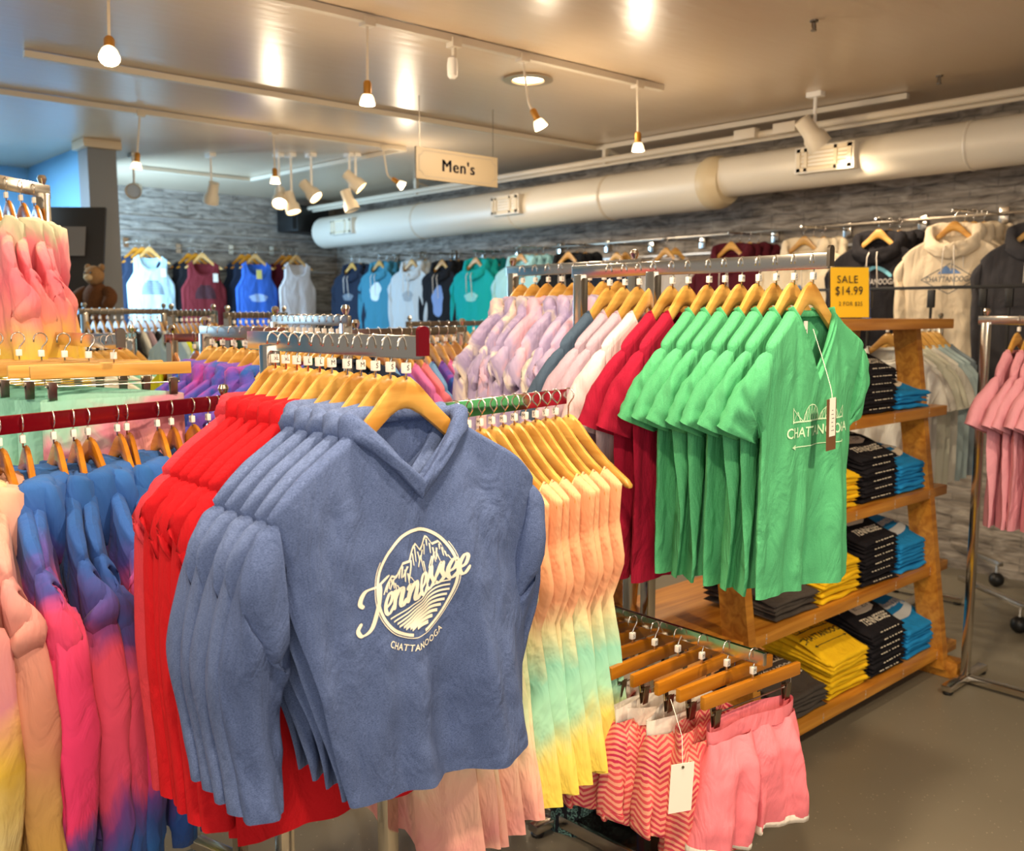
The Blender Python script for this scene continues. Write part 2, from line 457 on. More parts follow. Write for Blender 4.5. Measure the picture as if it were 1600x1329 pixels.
# ------------------------------------------------------------------ garments on hangers
# spec: sh half shoulder, nw half neck, fd/bd neck depths, chest, hem half widths, L length below the neck point, th thickness, amp folds
def torso_grids(sp, seed, nu=41, nv=36):
    nw, sh = sp['nw'], sp['sh']; zn = float(htop(nw)) + .006
    un = nw / sh; kn = max(5, int(nu * .3)) | 1; ko = (nu - kn) // 2 + 1
    u = np.concatenate([np.linspace(-1, -un, ko)[:-1], np.linspace(-un, un, kn), np.linspace(un, 1, ko)[1:]])
    x0 = u * sh; ax = np.abs(x0); inn = ax < nw - 1e-6
    zsh = htop(np.maximum(ax, nw)) + .012
    q = np.clip(ax / nw, 0, 1)
    if sp.get('vneck'): front = zsh - sp['fd'] * (1 - q) ** .92
    else: front = zsh - sp['fd'] * np.sqrt(np.clip(1 - q ** 2.3, 0, 1))
    back = zsh - sp['bd'] * np.sqrt(np.clip(1 - q ** 2, 0, 1))
    v = np.concatenate([[0, .006, .014], np.linspace(.03, 1, nv - 3) ** 1.08])
    U, V = np.meshgrid(u, v)
    zh = zn - sp['L'] + sp.get('hemcurve', .012) * np.abs(U) ** 2 + .008 * vnoise(U * 2.2, V * 0, seed + 5) * sp.get('hemwob', 1)
    va = sp.get('va', .3)
    if 'waist' in sp:
        Wd = np.interp(V, [0, va * .5, va, sp['wv'], 1], [sh, (sh + sp['chest']) / 2 - .012, sp['chest'], sp['waist'], sp['hem']])
    else:
        Wd = np.interp(V, [0, va * .55, va, 1], [sh, (sh + sp['chest']) / 2 - sp.get('scoop', .012), sp['chest'], sp['hem']])
    # folds, the same on both sheets; they deepen towards the hem
    X = U * Wd
    rs = np.random.RandomState(seed); A = sp.get('amp', .016) * (.05 * sstep(0, .12, V) + .95 * sstep(.08, .9, V)); F = 0
    for lam, wgt in ((.30, .8), (.165, 1.0), (.10, .5), (.062, .16)):
        ph = rs.rand() * 6.28; sl = (rs.rand() - .5) * 1.6
        wob = vnoise(V * 1.7, V * 0 + rs.rand() * 9, seed) * .8
        s = np.sin(2 * PI * X / (lam * (.8 + .3 * V)) + ph + sl * V + wob); F = F + wgt * s * (.75 + .25 * np.abs(s))
    F = F * A * .62
    wr = sp.get('wr', .003) * (.1 + .9 * sstep(.03, .2, V))
    F = F + wr * (vnoise(U * 6 + V * 3, V * 9, seed + 1) + .6 * vnoise(U * 11 - V * 6, V * 15, seed + 2))
    D = np.interp(V, [0, .006, .014, .12, va, .7, 1], [.0, .0105, .0155, .022, sp['th'], sp['th'] * .95, sp['th'] * .75])
    kk = 2.6 + 9 * (1 - sstep(0, .3, V)); prof = np.clip(1 - np.abs(U) ** kk, 0, 1) ** .55
    seamline = -.0016 * (np.exp(-((V - .955) / .006) ** 2))
    nb = np.sqrt(np.clip(1 - (U / un) ** 2, 0, 1)) * np.exp(-V * 7)
    edge = np.minimum(1, (1 - np.abs(U)) * 8)
    yf = -(D * prof + sp.get('dn', .025) * nb + seamline * edge) + F + wr * 1.2 * edge * sstep(0, .06, V) * vnoise(U * 8 + 3, V * 7 + 4, seed + 8)
    yb = (D * prof * .9 + sp.get('dn', .025) * .4 * nb) + F
    sx = sp.get('shift', 0) * V; X = X + sx
    hy = (-.021 * np.minimum(np.abs(X) / .19, 1.1) ** 2 + .006) * (1 - sstep(0, .35, V))
    fr = np.stack([X, yf + hy, front * (1 - V) + zh * V], -1)
    bk = np.stack([X, yb + hy, back * (1 - V) + zh * V], -1)
    return fr, bk, kn, zn
def sleeve_grid(outer, inner, th, side, seed, n=26, m=20, wr=.004, x0=0):
    o = catmull(outer, n); i = catmull(inner, n); t = np.interp(np.linspace(0, 1, n), np.linspace(0, 1, len(th)), th)
    rings = []; c = (o + i) / 2
    for k in range(n):
        tang = c[min(k + 1, n - 1)] - c[max(k - 1, 0)]; e1 = (o[k] - i[k]) / 2
        e2 = np.cross(tang, e1); e2 /= (np.linalg.norm(e2) + 1e-9)
        a = np.linspace(0, 2 * PI, m, endpoint=False); s = k / (n - 1)
        ca, sa = np.cos(a), np.sin(a)
        w = wr * min(1, 3 * s) * (vnoise(ca * 2.2 + 5, np.full(m, s * 9.), seed) * .8 + vnoise(sa * 2.7 + 2, s * 16 + ca * 2, seed + 3) * .7 + .9 * np.sin(ca * 5 + seed + s * 3))
        p = c[k] + np.outer(np.sign(ca) * np.abs(ca) ** .8, e1) + np.outer(sa * t[k] + w, e2)
        rings.append(p)
        if k == 0: rings.insert(0, c[k] + np.outer(np.sign(ca) * np.abs(ca) ** .8, e1) * .98)
    r = np.array(rings)
    if side < 0: r[:, :, 0] *= -1
    r[:, :, 0] += x0
    return r
def neck_path(fr, bk, kn):
    nu = fr.shape[1]; a = (nu - kn) // 2
    f = fr[0, a:a + kn]; b = bk[0, a:a + kn][::-1]
    return np.concatenate([f, b[1:-1]])
def collar_mesh(path, h=.014, t=.0035, up=.004):
    n = len(path); c = path.mean(0); rings = []
    for k in range(n):
        p = path[k]; tg = path[(k + 1) % n] - path[k - 1]; tg /= np.linalg.norm(tg) + 1e-9
        out = np.array([p[0] - c[0], (p[1] - c[1]) * 2.5, 0]); out /= np.linalg.norm(out) + 1e-9
        nv = np.cross(tg, out); nv /= np.linalg.norm(nv) + 1e-9
        if nv[2] < 0: nv = -nv
        rings.append([p + nv * (up + h / 2 * math.sin(q)) + out * (t * math.cos(q)) for q in [2 * PI * j / 8 for j in range(8)]])
    rings.append(rings[0])
    return MB().loft(rings, False).mesh('collar')
def hood_mesh(sp, seed, fall=.16, roll=.05, h=.05):
    nw = sp['nw']; zn = float(htop(nw)) + .006; n = 48; m = 14; rings = []
    dnf = sp.get('dn', .03) + .016
    for k in range(n):
        a = 2 * PI * k / n; c = math.cos(a); s = math.sin(a); w = (1 - c) / 2
        x = nw * s; y = -dnf * c if c > 0 else -.026 * c
        z = zn - ((sp['fd'] * (1 - abs(s)) if sp.get('vneck') else sp['fd'] * c ** .7) if c > 0 else sp['bd'] * -c)
        out = np.array([s * .9, -c * .75, 0])
        hh = h * (.75 + .6 * w); r = roll * (.40 + .9 * w); L = fall * (.33 + .67 * w ** 1.6)
        pr = [(0, 0), (-.006, hh * .5), (.1 * r, hh), (.5 * r, hh * 1.16), (.95 * r, hh * .8), (1.12 * r, hh * .5 - L * .3), (1.05 * r, hh * .4 - L * .7), (.7 * r, hh * .3 - L), (.2 * r, hh * .2 - L * .93), (.08 * r, -L * .4)]
        pr = catmull(pr, m)
        hn = sp.get('hn', 1.0); wv = .013 * hn * vnoise(np.full(m, s * 2.5), np.arange(m) * .5 + c * 2, seed) + .007 * hn * vnoise(np.full(m, s * 6), np.arange(m) * .9 + c * 4, seed + 4)
        rings.append([np.array([x, y, z]) + out * (pr[j][0] + (wv[j] if j else 0)) + np.array([0, 0, pr[j][1] + (wv[j] * .6 if j else 0)]) for j in range(m)])
    g = np.array(rings); g = np.concatenate([g, g[:1]])
    return MB().grid(g).mesh('hood')
_gcache = {}
def sleeve_paths(sp):
    sh, ch = sp['sh'], sp['chest']; zs = float(htop(sh)) + .006; za = zs - sp.get('arm', .17); k = sp.get('sl', 'short'); yo = sp.get('sy', .02)
    if k == 'short':
        s = sp.get('sls', 1.0)
        return ([(sh - .012, -.018, zs + .002), (sh + .022, -.010, zs - .024), (sh + .052 * s, yo * .4, zs - .09), (sh + .075 * s, yo, zs - .165 * s)],
                [(ch - .02, 0, za), (ch - .02, yo * .3, za - .02), (sh - .045, yo * .7, zs - .185 * s), (sh - .06, yo, zs - .205 * s)], [.017, .026, .032, .028], .005)
    e = sp.get('sll', .5); b = sp.get('elbow', 0)
    return ([(sh - .014, -.019, zs + .002), (sh + .018, -.013, zs - .026), (sh + .034, yo * .2, zs - .10), (sh + .036 + b, yo * .8, zs - e * .5), (sh + .02 + b * .3, yo, zs - e * .78), (sh + .012, yo * .8, zs - e)],
            [(ch - .02, 0, za), (ch - .012, .003, za - .02), (sh - .055, yo * .4, zs - .24), (sh - .055 + b * .6, yo * .9, zs - e * .62), (sh - .052, yo, zs - e * .82), (sh - .05, yo * .8, zs - e)],
            [.02, .03, .036, sp.get('slt', .034), .03, .026], .006)
def garment_meshes(kind, sp, var, res):
    key = (kind, var)
    if key in _gcache: return _gcache[key]
    nu, nv, sn, sm = {0: (25, 16, 12, 10), 1: (41, 34, 22, 16), 2: (81, 84, 44, 28)}[res]
    fr, bk, kn, zn = torso_grids(sp, var * 13 + 1, nu, nv)
    out = {}
    mb = MB().grid(fr, flip=True).grid(bk)
    out['torso'] = mb.mesh(kind + '_torso')
    if sp.get('sl', 'short') != 'none':
        ou, inn, th, wr = sleeve_paths(sp)
        for side in (-1, 1):
            rs = np.random.RandomState(var * 7 + side + 40); j = (rs.rand(2) - .5) * sp.get('sj', .02)
            o2 = [(p[0] + j[0] * i / 3, p[1] + (j[1] + sp.get('sway', 0)) * i / 3, p[2] + j[0] * .5 * i / 3) for i, p in enumerate(ou)]
            i2 = [(p[0] + j[0] * i / 3, p[1] + (j[1] + sp.get('sway', 0)) * i / 3, p[2] + j[0] * .5 * i / 3) for i, p in enumerate(inn)]
            g = sleeve_grid(o2, i2, th, side, var * 3 + side, sn, sm, wr * sp.get('slw', 1))
            b = MB().grid(g, True, flip=side < 0); out['sleeve' + str(side)] = b.mesh('sleeve')
            if sp.get('rib'):
                e = g[-1]; c = e.mean(0); e = c + (e - c) * .95; d = np.array([0, 0, -.055])
                cuff = np.stack([e + d * .0 + np.array([0, 0, .012]), c + (e - c) * 1.02, c + (e - c) * .86 + d * .3, c + (e - c) * .82 + d, c + (e - c) * .74 + d])
                out['cuff' + str(side)] = MB().grid(cuff, True, flip=side < 0).mesh('cuff')
    if sp.get('hood'):
        out['hood'] = hood_mesh(sp, var, sp.get('fall', .17), sp.get('roll', .05), sp.get('hh', .05))
        if sp.get('cord'):
            z0 = zn - sp['fd'] + .012; y0 = -(sp.get('dn', .03) + .05)
            b = MB()
            for sx in (-1, 1): b.tube([(sx * .022, y0 + .012, z0 + .02), (sx * .026, y0 - .006, z0 - .01), (sx * .03, y0 + .0, z0 - .08), (sx * .034, y0 + .006, z0 - .17 - .02 * sx)], .0032, 6)
            out['drawstring'] = b.mesh('drawstring')
    elif sp.get('collar', True):
        out['collar'] = collar_mesh(neck_path(fr, bk, kn), sp.get('ch', .014))
    if sp.get('rib'):
        rows = fr[-1]; rb = bk[-1][::-1]; ring = np.concatenate([rows, rb[1:-1]]); c = ring.mean(0)
        s = np.array([.96, .9, 1])
        g = np.stack([c + (ring - c) * np.array([.99, .98, 1]) + [0, 0, .006], c + (ring - c) * s + [0, 0, -.012], c + (ring - c) * s * [.97, 1, 1] + [0, 0, -.05], c + (ring - c) * s * [.94, .8, 1] + [0, 0, -.056]])
        out['waistband'] = MB().grid(g, True, flip=True).mesh('waistband')
    _gcache[key] = out
    return out
def garment(name, kind, sp, var, res, loc, rz, mat, label, cat, group, accent=None, sway=0.0):
    ms = garment_meshes(kind, sp, var, res)
    r = put(name, ms['torso'], mat, None, loc, (sway, 0, rz)); tag(r, label, cat, group)
    dye = random.random() * 9; r['dye'] = dye
    for k in ms:
        if k == 'torso': continue
        pn = k.rstrip('-1')
        o = put(pn, ms[k], (accent or mat) if pn in ('drawstring',) else mat, r); o['dye'] = dye
    return r

SP = {
 'bluehood': dict(sh=.252, nw=.092, fd=.10, bd=.004, vneck=True, chest=.236, hem=.19, L=.605, th=.036, amp=.028, va=.3, shift=.07, sl='long', sll=.475, sy=.06, elbow=.010, hood=True, fall=.055, hn=.45, roll=.032, hh=.018, dn=.02, wr=.003, arm=.19),
 'redhood': dict(sh=.236, nw=.092, fd=.075, bd=.004, vneck=True, chest=.236, hem=.225, L=.735, th=.03, amp=.014, va=.3, shift=.02, sl='long', sll=.60, sy=.03, elbow=-.004, hood=True, fall=.06, hn=.4, roll=.03, hh=.016, dn=.016, arm=.19),
 'vtee': dict(sh=.206, nw=.088, fd=.15, bd=.012, vneck=True, chest=.2, hem=.195, L=.63, th=.026, amp=.026, va=.3, sl='short', sy=.035, dn=.02, ch=.016, wr=.002),
 'tee': dict(sh=.215, nw=.092, fd=.07, bd=.012, chest=.22, hem=.215, L=.66, th=.028, amp=.018, sl='short', sy=.03, dn=.02, sls=1.1),
 'hoodie': dict(sh=.255, nw=.095, fd=.075, bd=.004, chest=.262, hem=.245, L=.74, th=.05, amp=.013, sl='long', sll=.64, sy=.01, slt=.05, hood=True, fall=.2, roll=.06, hh=.012, dn=.026, rib=True, wr=.004, arm=.2, slw=1.3),
 'thinhoodie': dict(sh=.255, nw=.095, fd=.075, bd=.004, chest=.262, hem=.235, L=.63, th=.034, amp=.011, sl='long', sll=.56, sy=.01, slt=.038, hood=True, fall=.19, roll=.042, hh=.02, dn=.018, rib=True, wr=.004, arm=.2, slw=1.2),
 'wallhoodie': dict(sh=.25, nw=.1, fd=.085, bd=.004, chest=.272, hem=.255, L=.66, th=.05, amp=.011, sl='long', sll=.6, sy=-.01, slt=.05, hood=True, fall=.13, roll=.06, hh=.05, dn=.03, rib=True, cord=True, arm=.2, slw=1.3),
 'tank': dict(sh=.165, nw=.118, fd=.13, bd=.03, chest=.235, hem=.235, L=.70, th=.028, amp=.012, sl='none', va=.34, scoop=.035, ch=.012),
 'dress': dict(sh=.2, nw=.15, fd=.10, bd=.05, chest=.2, waist=.165, wv=.42, hem=.215, L=.68, th=.03, amp=.02, sl='none', va=.28, scoop=.02, ch=.008, hemwob=2),
}

# ------------------------------------------------------------------ clip hangers, shorts, joggers
def clip_hanger(loc, rz, label, group, w=.34, size=None, mat=None):
    o = put('clip_hanger', MB().box((0, 0, -.084), (w, .013, .03), 0, .003), mat or HWOODD, None, loc, (0, 0, rz)); tag(o, label, 'hanger', group)
    put('hook', HOOK2_M, CHROME, o)
    c = put('size_clip', CLIP_M, WHITE, o)
    if size: put('size_letter', letter_mesh(size), INK, c, (0, -.0056, -.050))
    put('rod', MB().tube([(-w / 2 + .03, 0, -.099), (-w / 2 + .03, 0, -.118), (w / 2 - .03, 0, -.118), (w / 2 - .03, 0, -.099)], .0018, 6), CHROME, o)
    for s in (-1, 1):
        b = MB()
        for y in (-1, 1): b.box((s * (w / 2 - .045), y * .006, -.128), (.018, .002, .042), 0, .0008, 0, -y * .12)
        b.tube([(s * (w / 2 - .045) - .011, 0, -.116), (s * (w / 2 - .045) + .011, 0, -.116)], .005, 8)
        put('clip', b, DARKCHROME, o)
    return o
def bottoms_meshes(key, w=.16, rise=.24, leg=.1, legw=.17, th=.045, seed=0, n=30, band=.035, z0=-.14, flare=.02, amp=.008):
    """shorts or joggers hung by the waist: waistband, then two leg tubes that share the seat"""
    if key in _gcache: return _gcache[key]
    out = {}
    a = np.linspace(0, 2 * PI, 44, endpoint=False); ca, sa = np.cos(a), np.sin(a); rings = []
    for z, k in ((z0, 1.0), (z0 - band * .5, 1.0), (z0 - band, .985), (z0 - band - .002, .97)):
        wob = .006 * np.sin(a * 3 + seed)
        rings.append(np.stack([w * k * np.sign(ca) * np.abs(ca) ** .9, sa * (.018 + .004 * np.sin(a * 5 + seed)) + wob, np.full_like(a, z) + .006 * sa - .004 * np.cos(a * 2)], -1))
    out['waistband'] = MB().grid(np.array(rings), True, flip=True).mesh('waistband')
    for s in (-1, 1):
        L = rise + leg; rr = []
        for k in range(n):
            t = k / (n - 1); z = z0 - band + .003 - t * (L - band); cr = rise / L
            xi = np.interp(t, [0, cr * .6, cr, 1], [-.012, -.008, .004, .012]); xo = np.interp(t, [0, cr, 1], [w * .985, w + flare * .7, w + flare])
            xm, hw = (xi + xo) / 2, (xo - xi) / 2
            d = np.interp(t, [0, .25, cr, 1], [.02, th, th * 1.1, th * .9])
            f = amp * (.3 + t) * (np.sin(ca * 5 + seed + s + t * 2) + .6 * np.sin(ca * 9 + 2 * seed)) + .003 * vnoise(ca * 4 + 9, np.full_like(a, t * 8), seed)
            rr.append(np.stack([s * (xm + hw * ca), sa * d + f, np.full_like(a, z) + .010 * ca * t], -1))
        g = np.array(rr); out['leg' + str(s)] = MB().grid(g, True, flip=s > 0).mesh('leg')
        e = g[-1]; c = e.mean(0)
        tr = np.stack([c + (e - c) * 1.02 + [0, 0, .014], c + (e - c) * 1.04 + [0, 0, .004], c + (e - c) * 1.02 + [0, 0, -.006], c + (e - c) * .97 + [0, 0, -.006]])
        out['hem_trim' + str(s)] = MB().grid(tr, True, flip=s > 0).mesh('hem_trim')
    _gcache[key] = out
    return out
def bottoms(name, ms, loc, rz, mat, label, cat, group, band=None, trim=None):
    r = thing(name, loc, rz, label, cat, group); dye = random.random() * 9
    for k, me in ms.items():
        pn = k.rstrip('-1'); m = mat
        if pn == 'waistband' and band: m = band
        if pn == 'hem_trim' and trim: m = trim
        o = put(pn, me, m, r); o['dye'] = dye
    return r

# ------------------------------------------------------------------ folded tees
def folded_mesh(var, w=.272, d=.30, t=.017, droop=.012, n=22):
    """a folded tee: rounded layered slab with a rolled front edge; origin bottom centre, front -y"""
    a = np.linspace(0, 2 * PI, 16, endpoint=False); rings = []
    xs = np.linspace(-w / 2, w / 2, n)
    for x in xs:
        e = min(1, (w / 2 - abs(x)) / .012); e = max(.12, math.sqrt(max(0, 1 - (1 - e) ** 2)))
        ring = []
        for k in range(26):
            s = k / 25; y = -d / 2 + d * s
            ring.append((y, 1))
        top = []; bot = []
        for k in range(27):
            s = k / 26; y = -d / 2 + d * s; ee = min(1, min(s, 1 - s) / .04); ee = math.sqrt(max(0, 1 - (1 - ee) ** 2)) * e
            dz = -droop * (1 - float(sstep(0, .55, s))) - .004 * (abs(x) / (w / 2)) ** 3
            wv = .0035 * float(vnoise(x * 11 + var * 5, s * 3 + var)) + .0015 * math.sin(x * 40 + var * 2)
            mid = dz + wv + t / 2; yy = y + .004 * float(vnoise(x * 9, var * 3.3)) - .002 * ee
            top.append((x, yy, mid + t / 2 * ee)); bot.append((x, yy, mid - t / 2 * ee * .96))
        rings.append(top + bot[::-1][1:-1])
    mb = MB().loft(rings); o = MB(); o.v = mb.v; o.f = mb.f
    return o.mesh('folded_tee')
FOLD = [folded_mesh(i) for i in range(4)]
FOLDTOP = [folded_mesh(i + 4, droop=.03, t=.02) for i in range(3)]
# ================================================================== THE ROOM
CEIL = 2.7; WX = 5.55; WY = 9.1
def ceiling_material():
    m, nt, b = new_mat('glossy taupe ceiling paint')
    tc = nd(nt, 'ShaderNodeTexCoord'); n = nd(nt, 'ShaderNodeTexNoise', i_Scale=1.2, i_Detail=3.0)
    nt.links.new(tc.outputs['Object'], n.inputs['Vector'])
    r = nd(nt, 'ShaderNodeValToRGB'); r.color_ramp.elements[0].color = lin('#cdb596'); r.color_ramp.elements[1].color = lin('#d8c2a4')
    nt.links.new(n.outputs['Fac'], r.inputs[0]); nt.links.new(r.outputs[0], b.inputs['Base Color'])
    b.inputs['Roughness'].default_value = .33; b.inputs['Coat Weight'].default_value = .25; b.inputs['Coat Roughness'].default_value = .22
    mp = nd(nt, 'ShaderNodeMapping'); mp.inputs['Scale'].default_value = (1.5, 6, 1)
    n2 = nd(nt, 'ShaderNodeTexNoise', i_Scale=3.0, i_Detail=2.0)
    nt.links.new(tc.outputs['Object'], mp.inputs[0]); nt.links.new(mp.outputs[0], n2.inputs['Vector'])
    bp = nd(nt, 'ShaderNodeBump', i_Strength=.16, i_Distance=.02); nt.links.new(n2.outputs['Fac'], bp.inputs['Height']); nt.links.new(bp.outputs[0], b.inputs['Normal'])
    return m
def floor_material():
    m, nt, b = new_mat('speckled grey brown floor')
    tc = nd(nt, 'ShaderNodeTexCoord')
    n = nd(nt, 'ShaderNodeTexNoise', i_Scale=1.6, i_Detail=4.0); nt.links.new(tc.outputs['Object'], n.inputs['Vector'])
    r = nd(nt, 'ShaderNodeValToRGB'); r.color_ramp.elements[0].color = lin('#746d5e'); r.color_ramp.elements[1].color = lin('#837b6a')
    nt.links.new(n.outputs['Fac'], r.inputs[0])
    v = nd(nt, 'ShaderNodeTexVoronoi', i_Scale=48.0); nt.links.new(tc.outputs['Object'], v.inputs['Vector'])
    lt = nd(nt, 'ShaderNodeMath', operation='LESS_THAN', i_1=.12); nt.links.new(v.outputs['Distance'], lt.inputs[0])
    n3 = nd(nt, 'ShaderNodeTexNoise', i_Scale=30.0); nt.links.new(tc.outputs['Object'], n3.inputs['Vector'])
    gt = nd(nt, 'ShaderNodeMath', operation='GREATER_THAN', i_1=.5); nt.links.new(n3.outputs['Fac'], gt.inputs[0])
    mu = nd(nt, 'ShaderNodeMath', operation='MULTIPLY'); nt.links.new(lt.outputs[0], mu.inputs[0]); nt.links.new(gt.outputs[0], mu.inputs[1])
    mx = nd(nt, 'ShaderNodeMix', data_type='RGBA'); mx.inputs['B'].default_value = lin('#a79c86')
    nt.links.new(mu.outputs[0], mx.inputs['Factor']); nt.links.new(r.outputs[0], mx.inputs['A']); nt.links.new(mx.outputs['Result'], b.inputs['Base Color'])
    b.inputs['Roughness'].default_value = .38
    return m
def stone_material():
    m, nt, b = new_mat('stacked stone slatwall')
    tc = nd(nt, 'ShaderNodeTexCoord'); sx = nd(nt, 'ShaderNodeSeparateXYZ'); nt.links.new(tc.outputs['Object'], sx.inputs[0])
    ad = nd(nt, 'ShaderNodeMath', operation='ADD'); nt.links.new(sx.outputs['X'], ad.inputs[0]); nt.links.new(sx.outputs['Y'], ad.inputs[1])
    cb = nd(nt, 'ShaderNodeCombineXYZ'); nt.links.new(ad.outputs[0], cb.inputs[0]); nt.links.new(sx.outputs['Z'], cb.inputs[1])
    br = nd(nt, 'ShaderNodeTexBrick', i_Scale=1.0); br.inputs['Brick Width'].default_value = .24; br.inputs['Row Height'].default_value = .045; br.inputs['Mortar Size'].default_value = .006
    br.inputs['Color1'].default_value = lin('#75695b'); br.inputs['Color2'].default_value = lin('#9c8f80'); br.inputs['Mortar'].default_value = lin('#3b3632'); br.offset_frequency = 3; br.offset = .37
    nt.links.new(cb.outputs[0], br.inputs['Vector'])
    mp = nd(nt, 'ShaderNodeMapping'); mp.inputs['Scale'].default_value = (6, 22, 1); nt.links.new(cb.outputs[0], mp.inputs[0])
    n = nd(nt, 'ShaderNodeTexNoise', i_Scale=1.0, i_Detail=5.0, i_Distortion=1.0); nt.links.new(mp.outputs[0], n.inputs['Vector'])
    r = nd(nt, 'ShaderNodeValToRGB'); r.color_ramp.elements[0].position = .3; r.color_ramp.elements[1].position = .72
    r.color_ramp.elements[0].color = lin('#5a4f45'); r.color_ramp.elements[1].color = lin('#cbbfb0')
    nt.links.new(n.outputs['Fac'], r.inputs[0])
    mx = nd(nt, 'ShaderNodeMix', data_type='RGBA'); mx.inputs['Factor'].default_value = .66
    nt.links.new(br.outputs['Color'], mx.inputs['A']); nt.links.new(r.outputs[0], mx.inputs['B']); nt.links.new(mx.outputs['Result'], b.inputs['Base Color'])
    bp = nd(nt, 'ShaderNodeBump', i_Strength=.6, i_Distance=.02); nt.links.new(n.outputs['Fac'], bp.inputs['Height']); nt.links.new(bp.outputs[0], b.inputs['Normal'])
    b.inputs['Roughness'].default_value = .75
    return m
STONE = stone_material(); GREYP = plain('grey column paint', '#7f8184', .6); BLUEW = plain('light blue wall paint', '#76b2dc', .7)
struct('floor', MB().box((1.6, 3.0, -.05), (9.0, 13.0, .1)), floor_material())
struct('ceiling', MB().box((1.6, 3.0, CEIL + .05), (9.0, 13.0, .1)), ceiling_material())
struct('wall_right', MB().box((WX + .05, 3.0, CEIL / 2), (.1, 13.0, CEIL)), STONE)
struct('wall_back', MB().box((3.95, WY + .05, CEIL / 2), (3.3, .1, CEIL)), STONE)
struct('wall_partition', MB().box((2.33, 8.05, CEIL / 2), (.1, 2.0, CEIL)), BLUEW)
struct('wall_left', MB().box((-.3, 8.6, CEIL / 2), (5.2, .1, CEIL)), BLUEW)
cp = onZ(184, 228, CEIL)
struct('column', MB().box((2.31, 6.95, CEIL / 2 - .03), (.20, .20, CEIL - .06), 0, .01), GREYP)
struct('trim_1', MB().box((2.31, 6.95, CEIL - .03), (.26, .26, .06), 0, .01), plain('cream trim paint', '#cbb79a', .5))
# slatwall rails on the two stone walls
mb = MB()
for z in (2.42, 2.28, 2.14, 1.95): mb.box((3.95, WY - .012, z), (3.1, .022, .018))
struct('trim_2', mb, plain('pale slat strip', '#b9b4ae', .35, .6))
mb = MB()
for z in (1.93, 1.75): mb.box((WX - .012, 3.6, z), (.022, 11.0, .016))
struct('trim_3', mb, plain('pale slat strip', '#b9b4ae', .35, .6))

# ------------------------------------------------------------------ ducts, pipes
def between(mb, a, b, w, h):
    a, b = Vector(a), Vector(b); d = b - a; L = d.length
    M = Matrix.LocRotScale((a + b) / 2, d.to_track_quat('X', 'Z'), None)
    hx, hy, hz = L / 2, w / 2, h / 2
    v = [M @ Vector((x, y, z)) for x in (-hx, hx) for y in (-hy, hy) for z in (-hz, hz)]
    return mb.add(v, [(0, 1, 3, 2), (4, 6, 7, 5), (0, 4, 5, 1), (2, 3, 7, 6), (0, 2, 6, 4), (1, 5, 7, 3)])
DX = 5.12; YJ = 3.72
duct = put('air_duct', MB().lathe([(0.158, 0), (.158, 4.9)], (DX, YJ, 2.335), 40, (0, 1, 0)), DUCTM)
tag(duct, 'long cream round air duct below the ceiling on the right wall', 'duct')
put('duct_section', MB().lathe([(.126, 0), (.126, 4.6), (.14, 4.7)], (DX, YJ - 4.7, 2.372), 40, (0, 1, 0)), DUCTM, duct)
put('duct_collar', MB().lathe([(.14, -.10), (.165, -.05), (.170, -.03), (.170, .03), (.160, .05)], (DX, YJ, 2.345), 40, (0, 1, 0)), plain('cream duct collar', '#d6c39f', .45), duct)
for yy, rr, zc in ((2.1, .1285, 2.372), (.9, .1285, 2.372), (5.6, .1605, 2.335)):
    put('duct_seam', MB().lathe([(rr, -.008), (rr + .003, 0), (rr, .008)], (DX, yy, zc), 40, (0, 1, 0)), DUCTM, duct)
def vent(y, w, h, r, zc, label):
    cx = DX - r - .022; cz = zc + .012
    t = thing('duct_vent', (cx, y, cz), 0, label, 'vent')
    put('collar', MB().box((.03, 0, 0), (.09, w + .03, h + .02), 0, .004), DUCTM, t)
    f = MB()
    for s in (-1, 1):
        f.box((-.012, s * (w / 2 - .012), 0), (.02, .024, h)); f.box((-.012, 0, s * (h / 2 - .010)), (.02, w, .02))
    f.box((-.012, -w * .22, 0), (.02, .02, h)); f.box((-.012, w * .33, 0), (.02, .02, h))
    put('frame', f, plain('cream vent frame', '#e4d3b4', .45), t)
    put('back', MB().box((.0, 0, 0), (.01, w - .02, h - .02)), plain('vent shadow grey', '#a89c86', .6), t)
    s = MB()
    for k in range(5): s.box((-.012, 0, -h / 2 + h * (k + 1) / 6), (.014, w - .04, .005), 0, 0, .5)
    put('louvre', s, plain('cream vent frame', '#e4d3b4', .45), t)
vent(onX(1288, 264, 4.97).y, .34, .13, .126, 2.372, 'large cream air vent on the narrow section of the round duct')
vent(onX(790, 319, 4.94).y, .30, .13, .158, 2.335, 'small white air vent half way along the wide duct')
vent(onX(534, 350, 4.94).y, .36, .13, .158, 2.335, 'far white air vent on the duct by the black speaker')
for k, (x, z, r) in enumerate(((5.0, 2.585, .020), (5.06, 2.565, .014))):
    o = put('conduit_pipe', MB().tube([(x, -1.2, z), (x, 3.2, z - .004), (x, 8.9, z)], r, 10), TRACKM)
    tag(o, ['thicker cream pipe running along above the round duct', 'thin cream pipe beside the thicker one above the duct'][k], 'pipe')
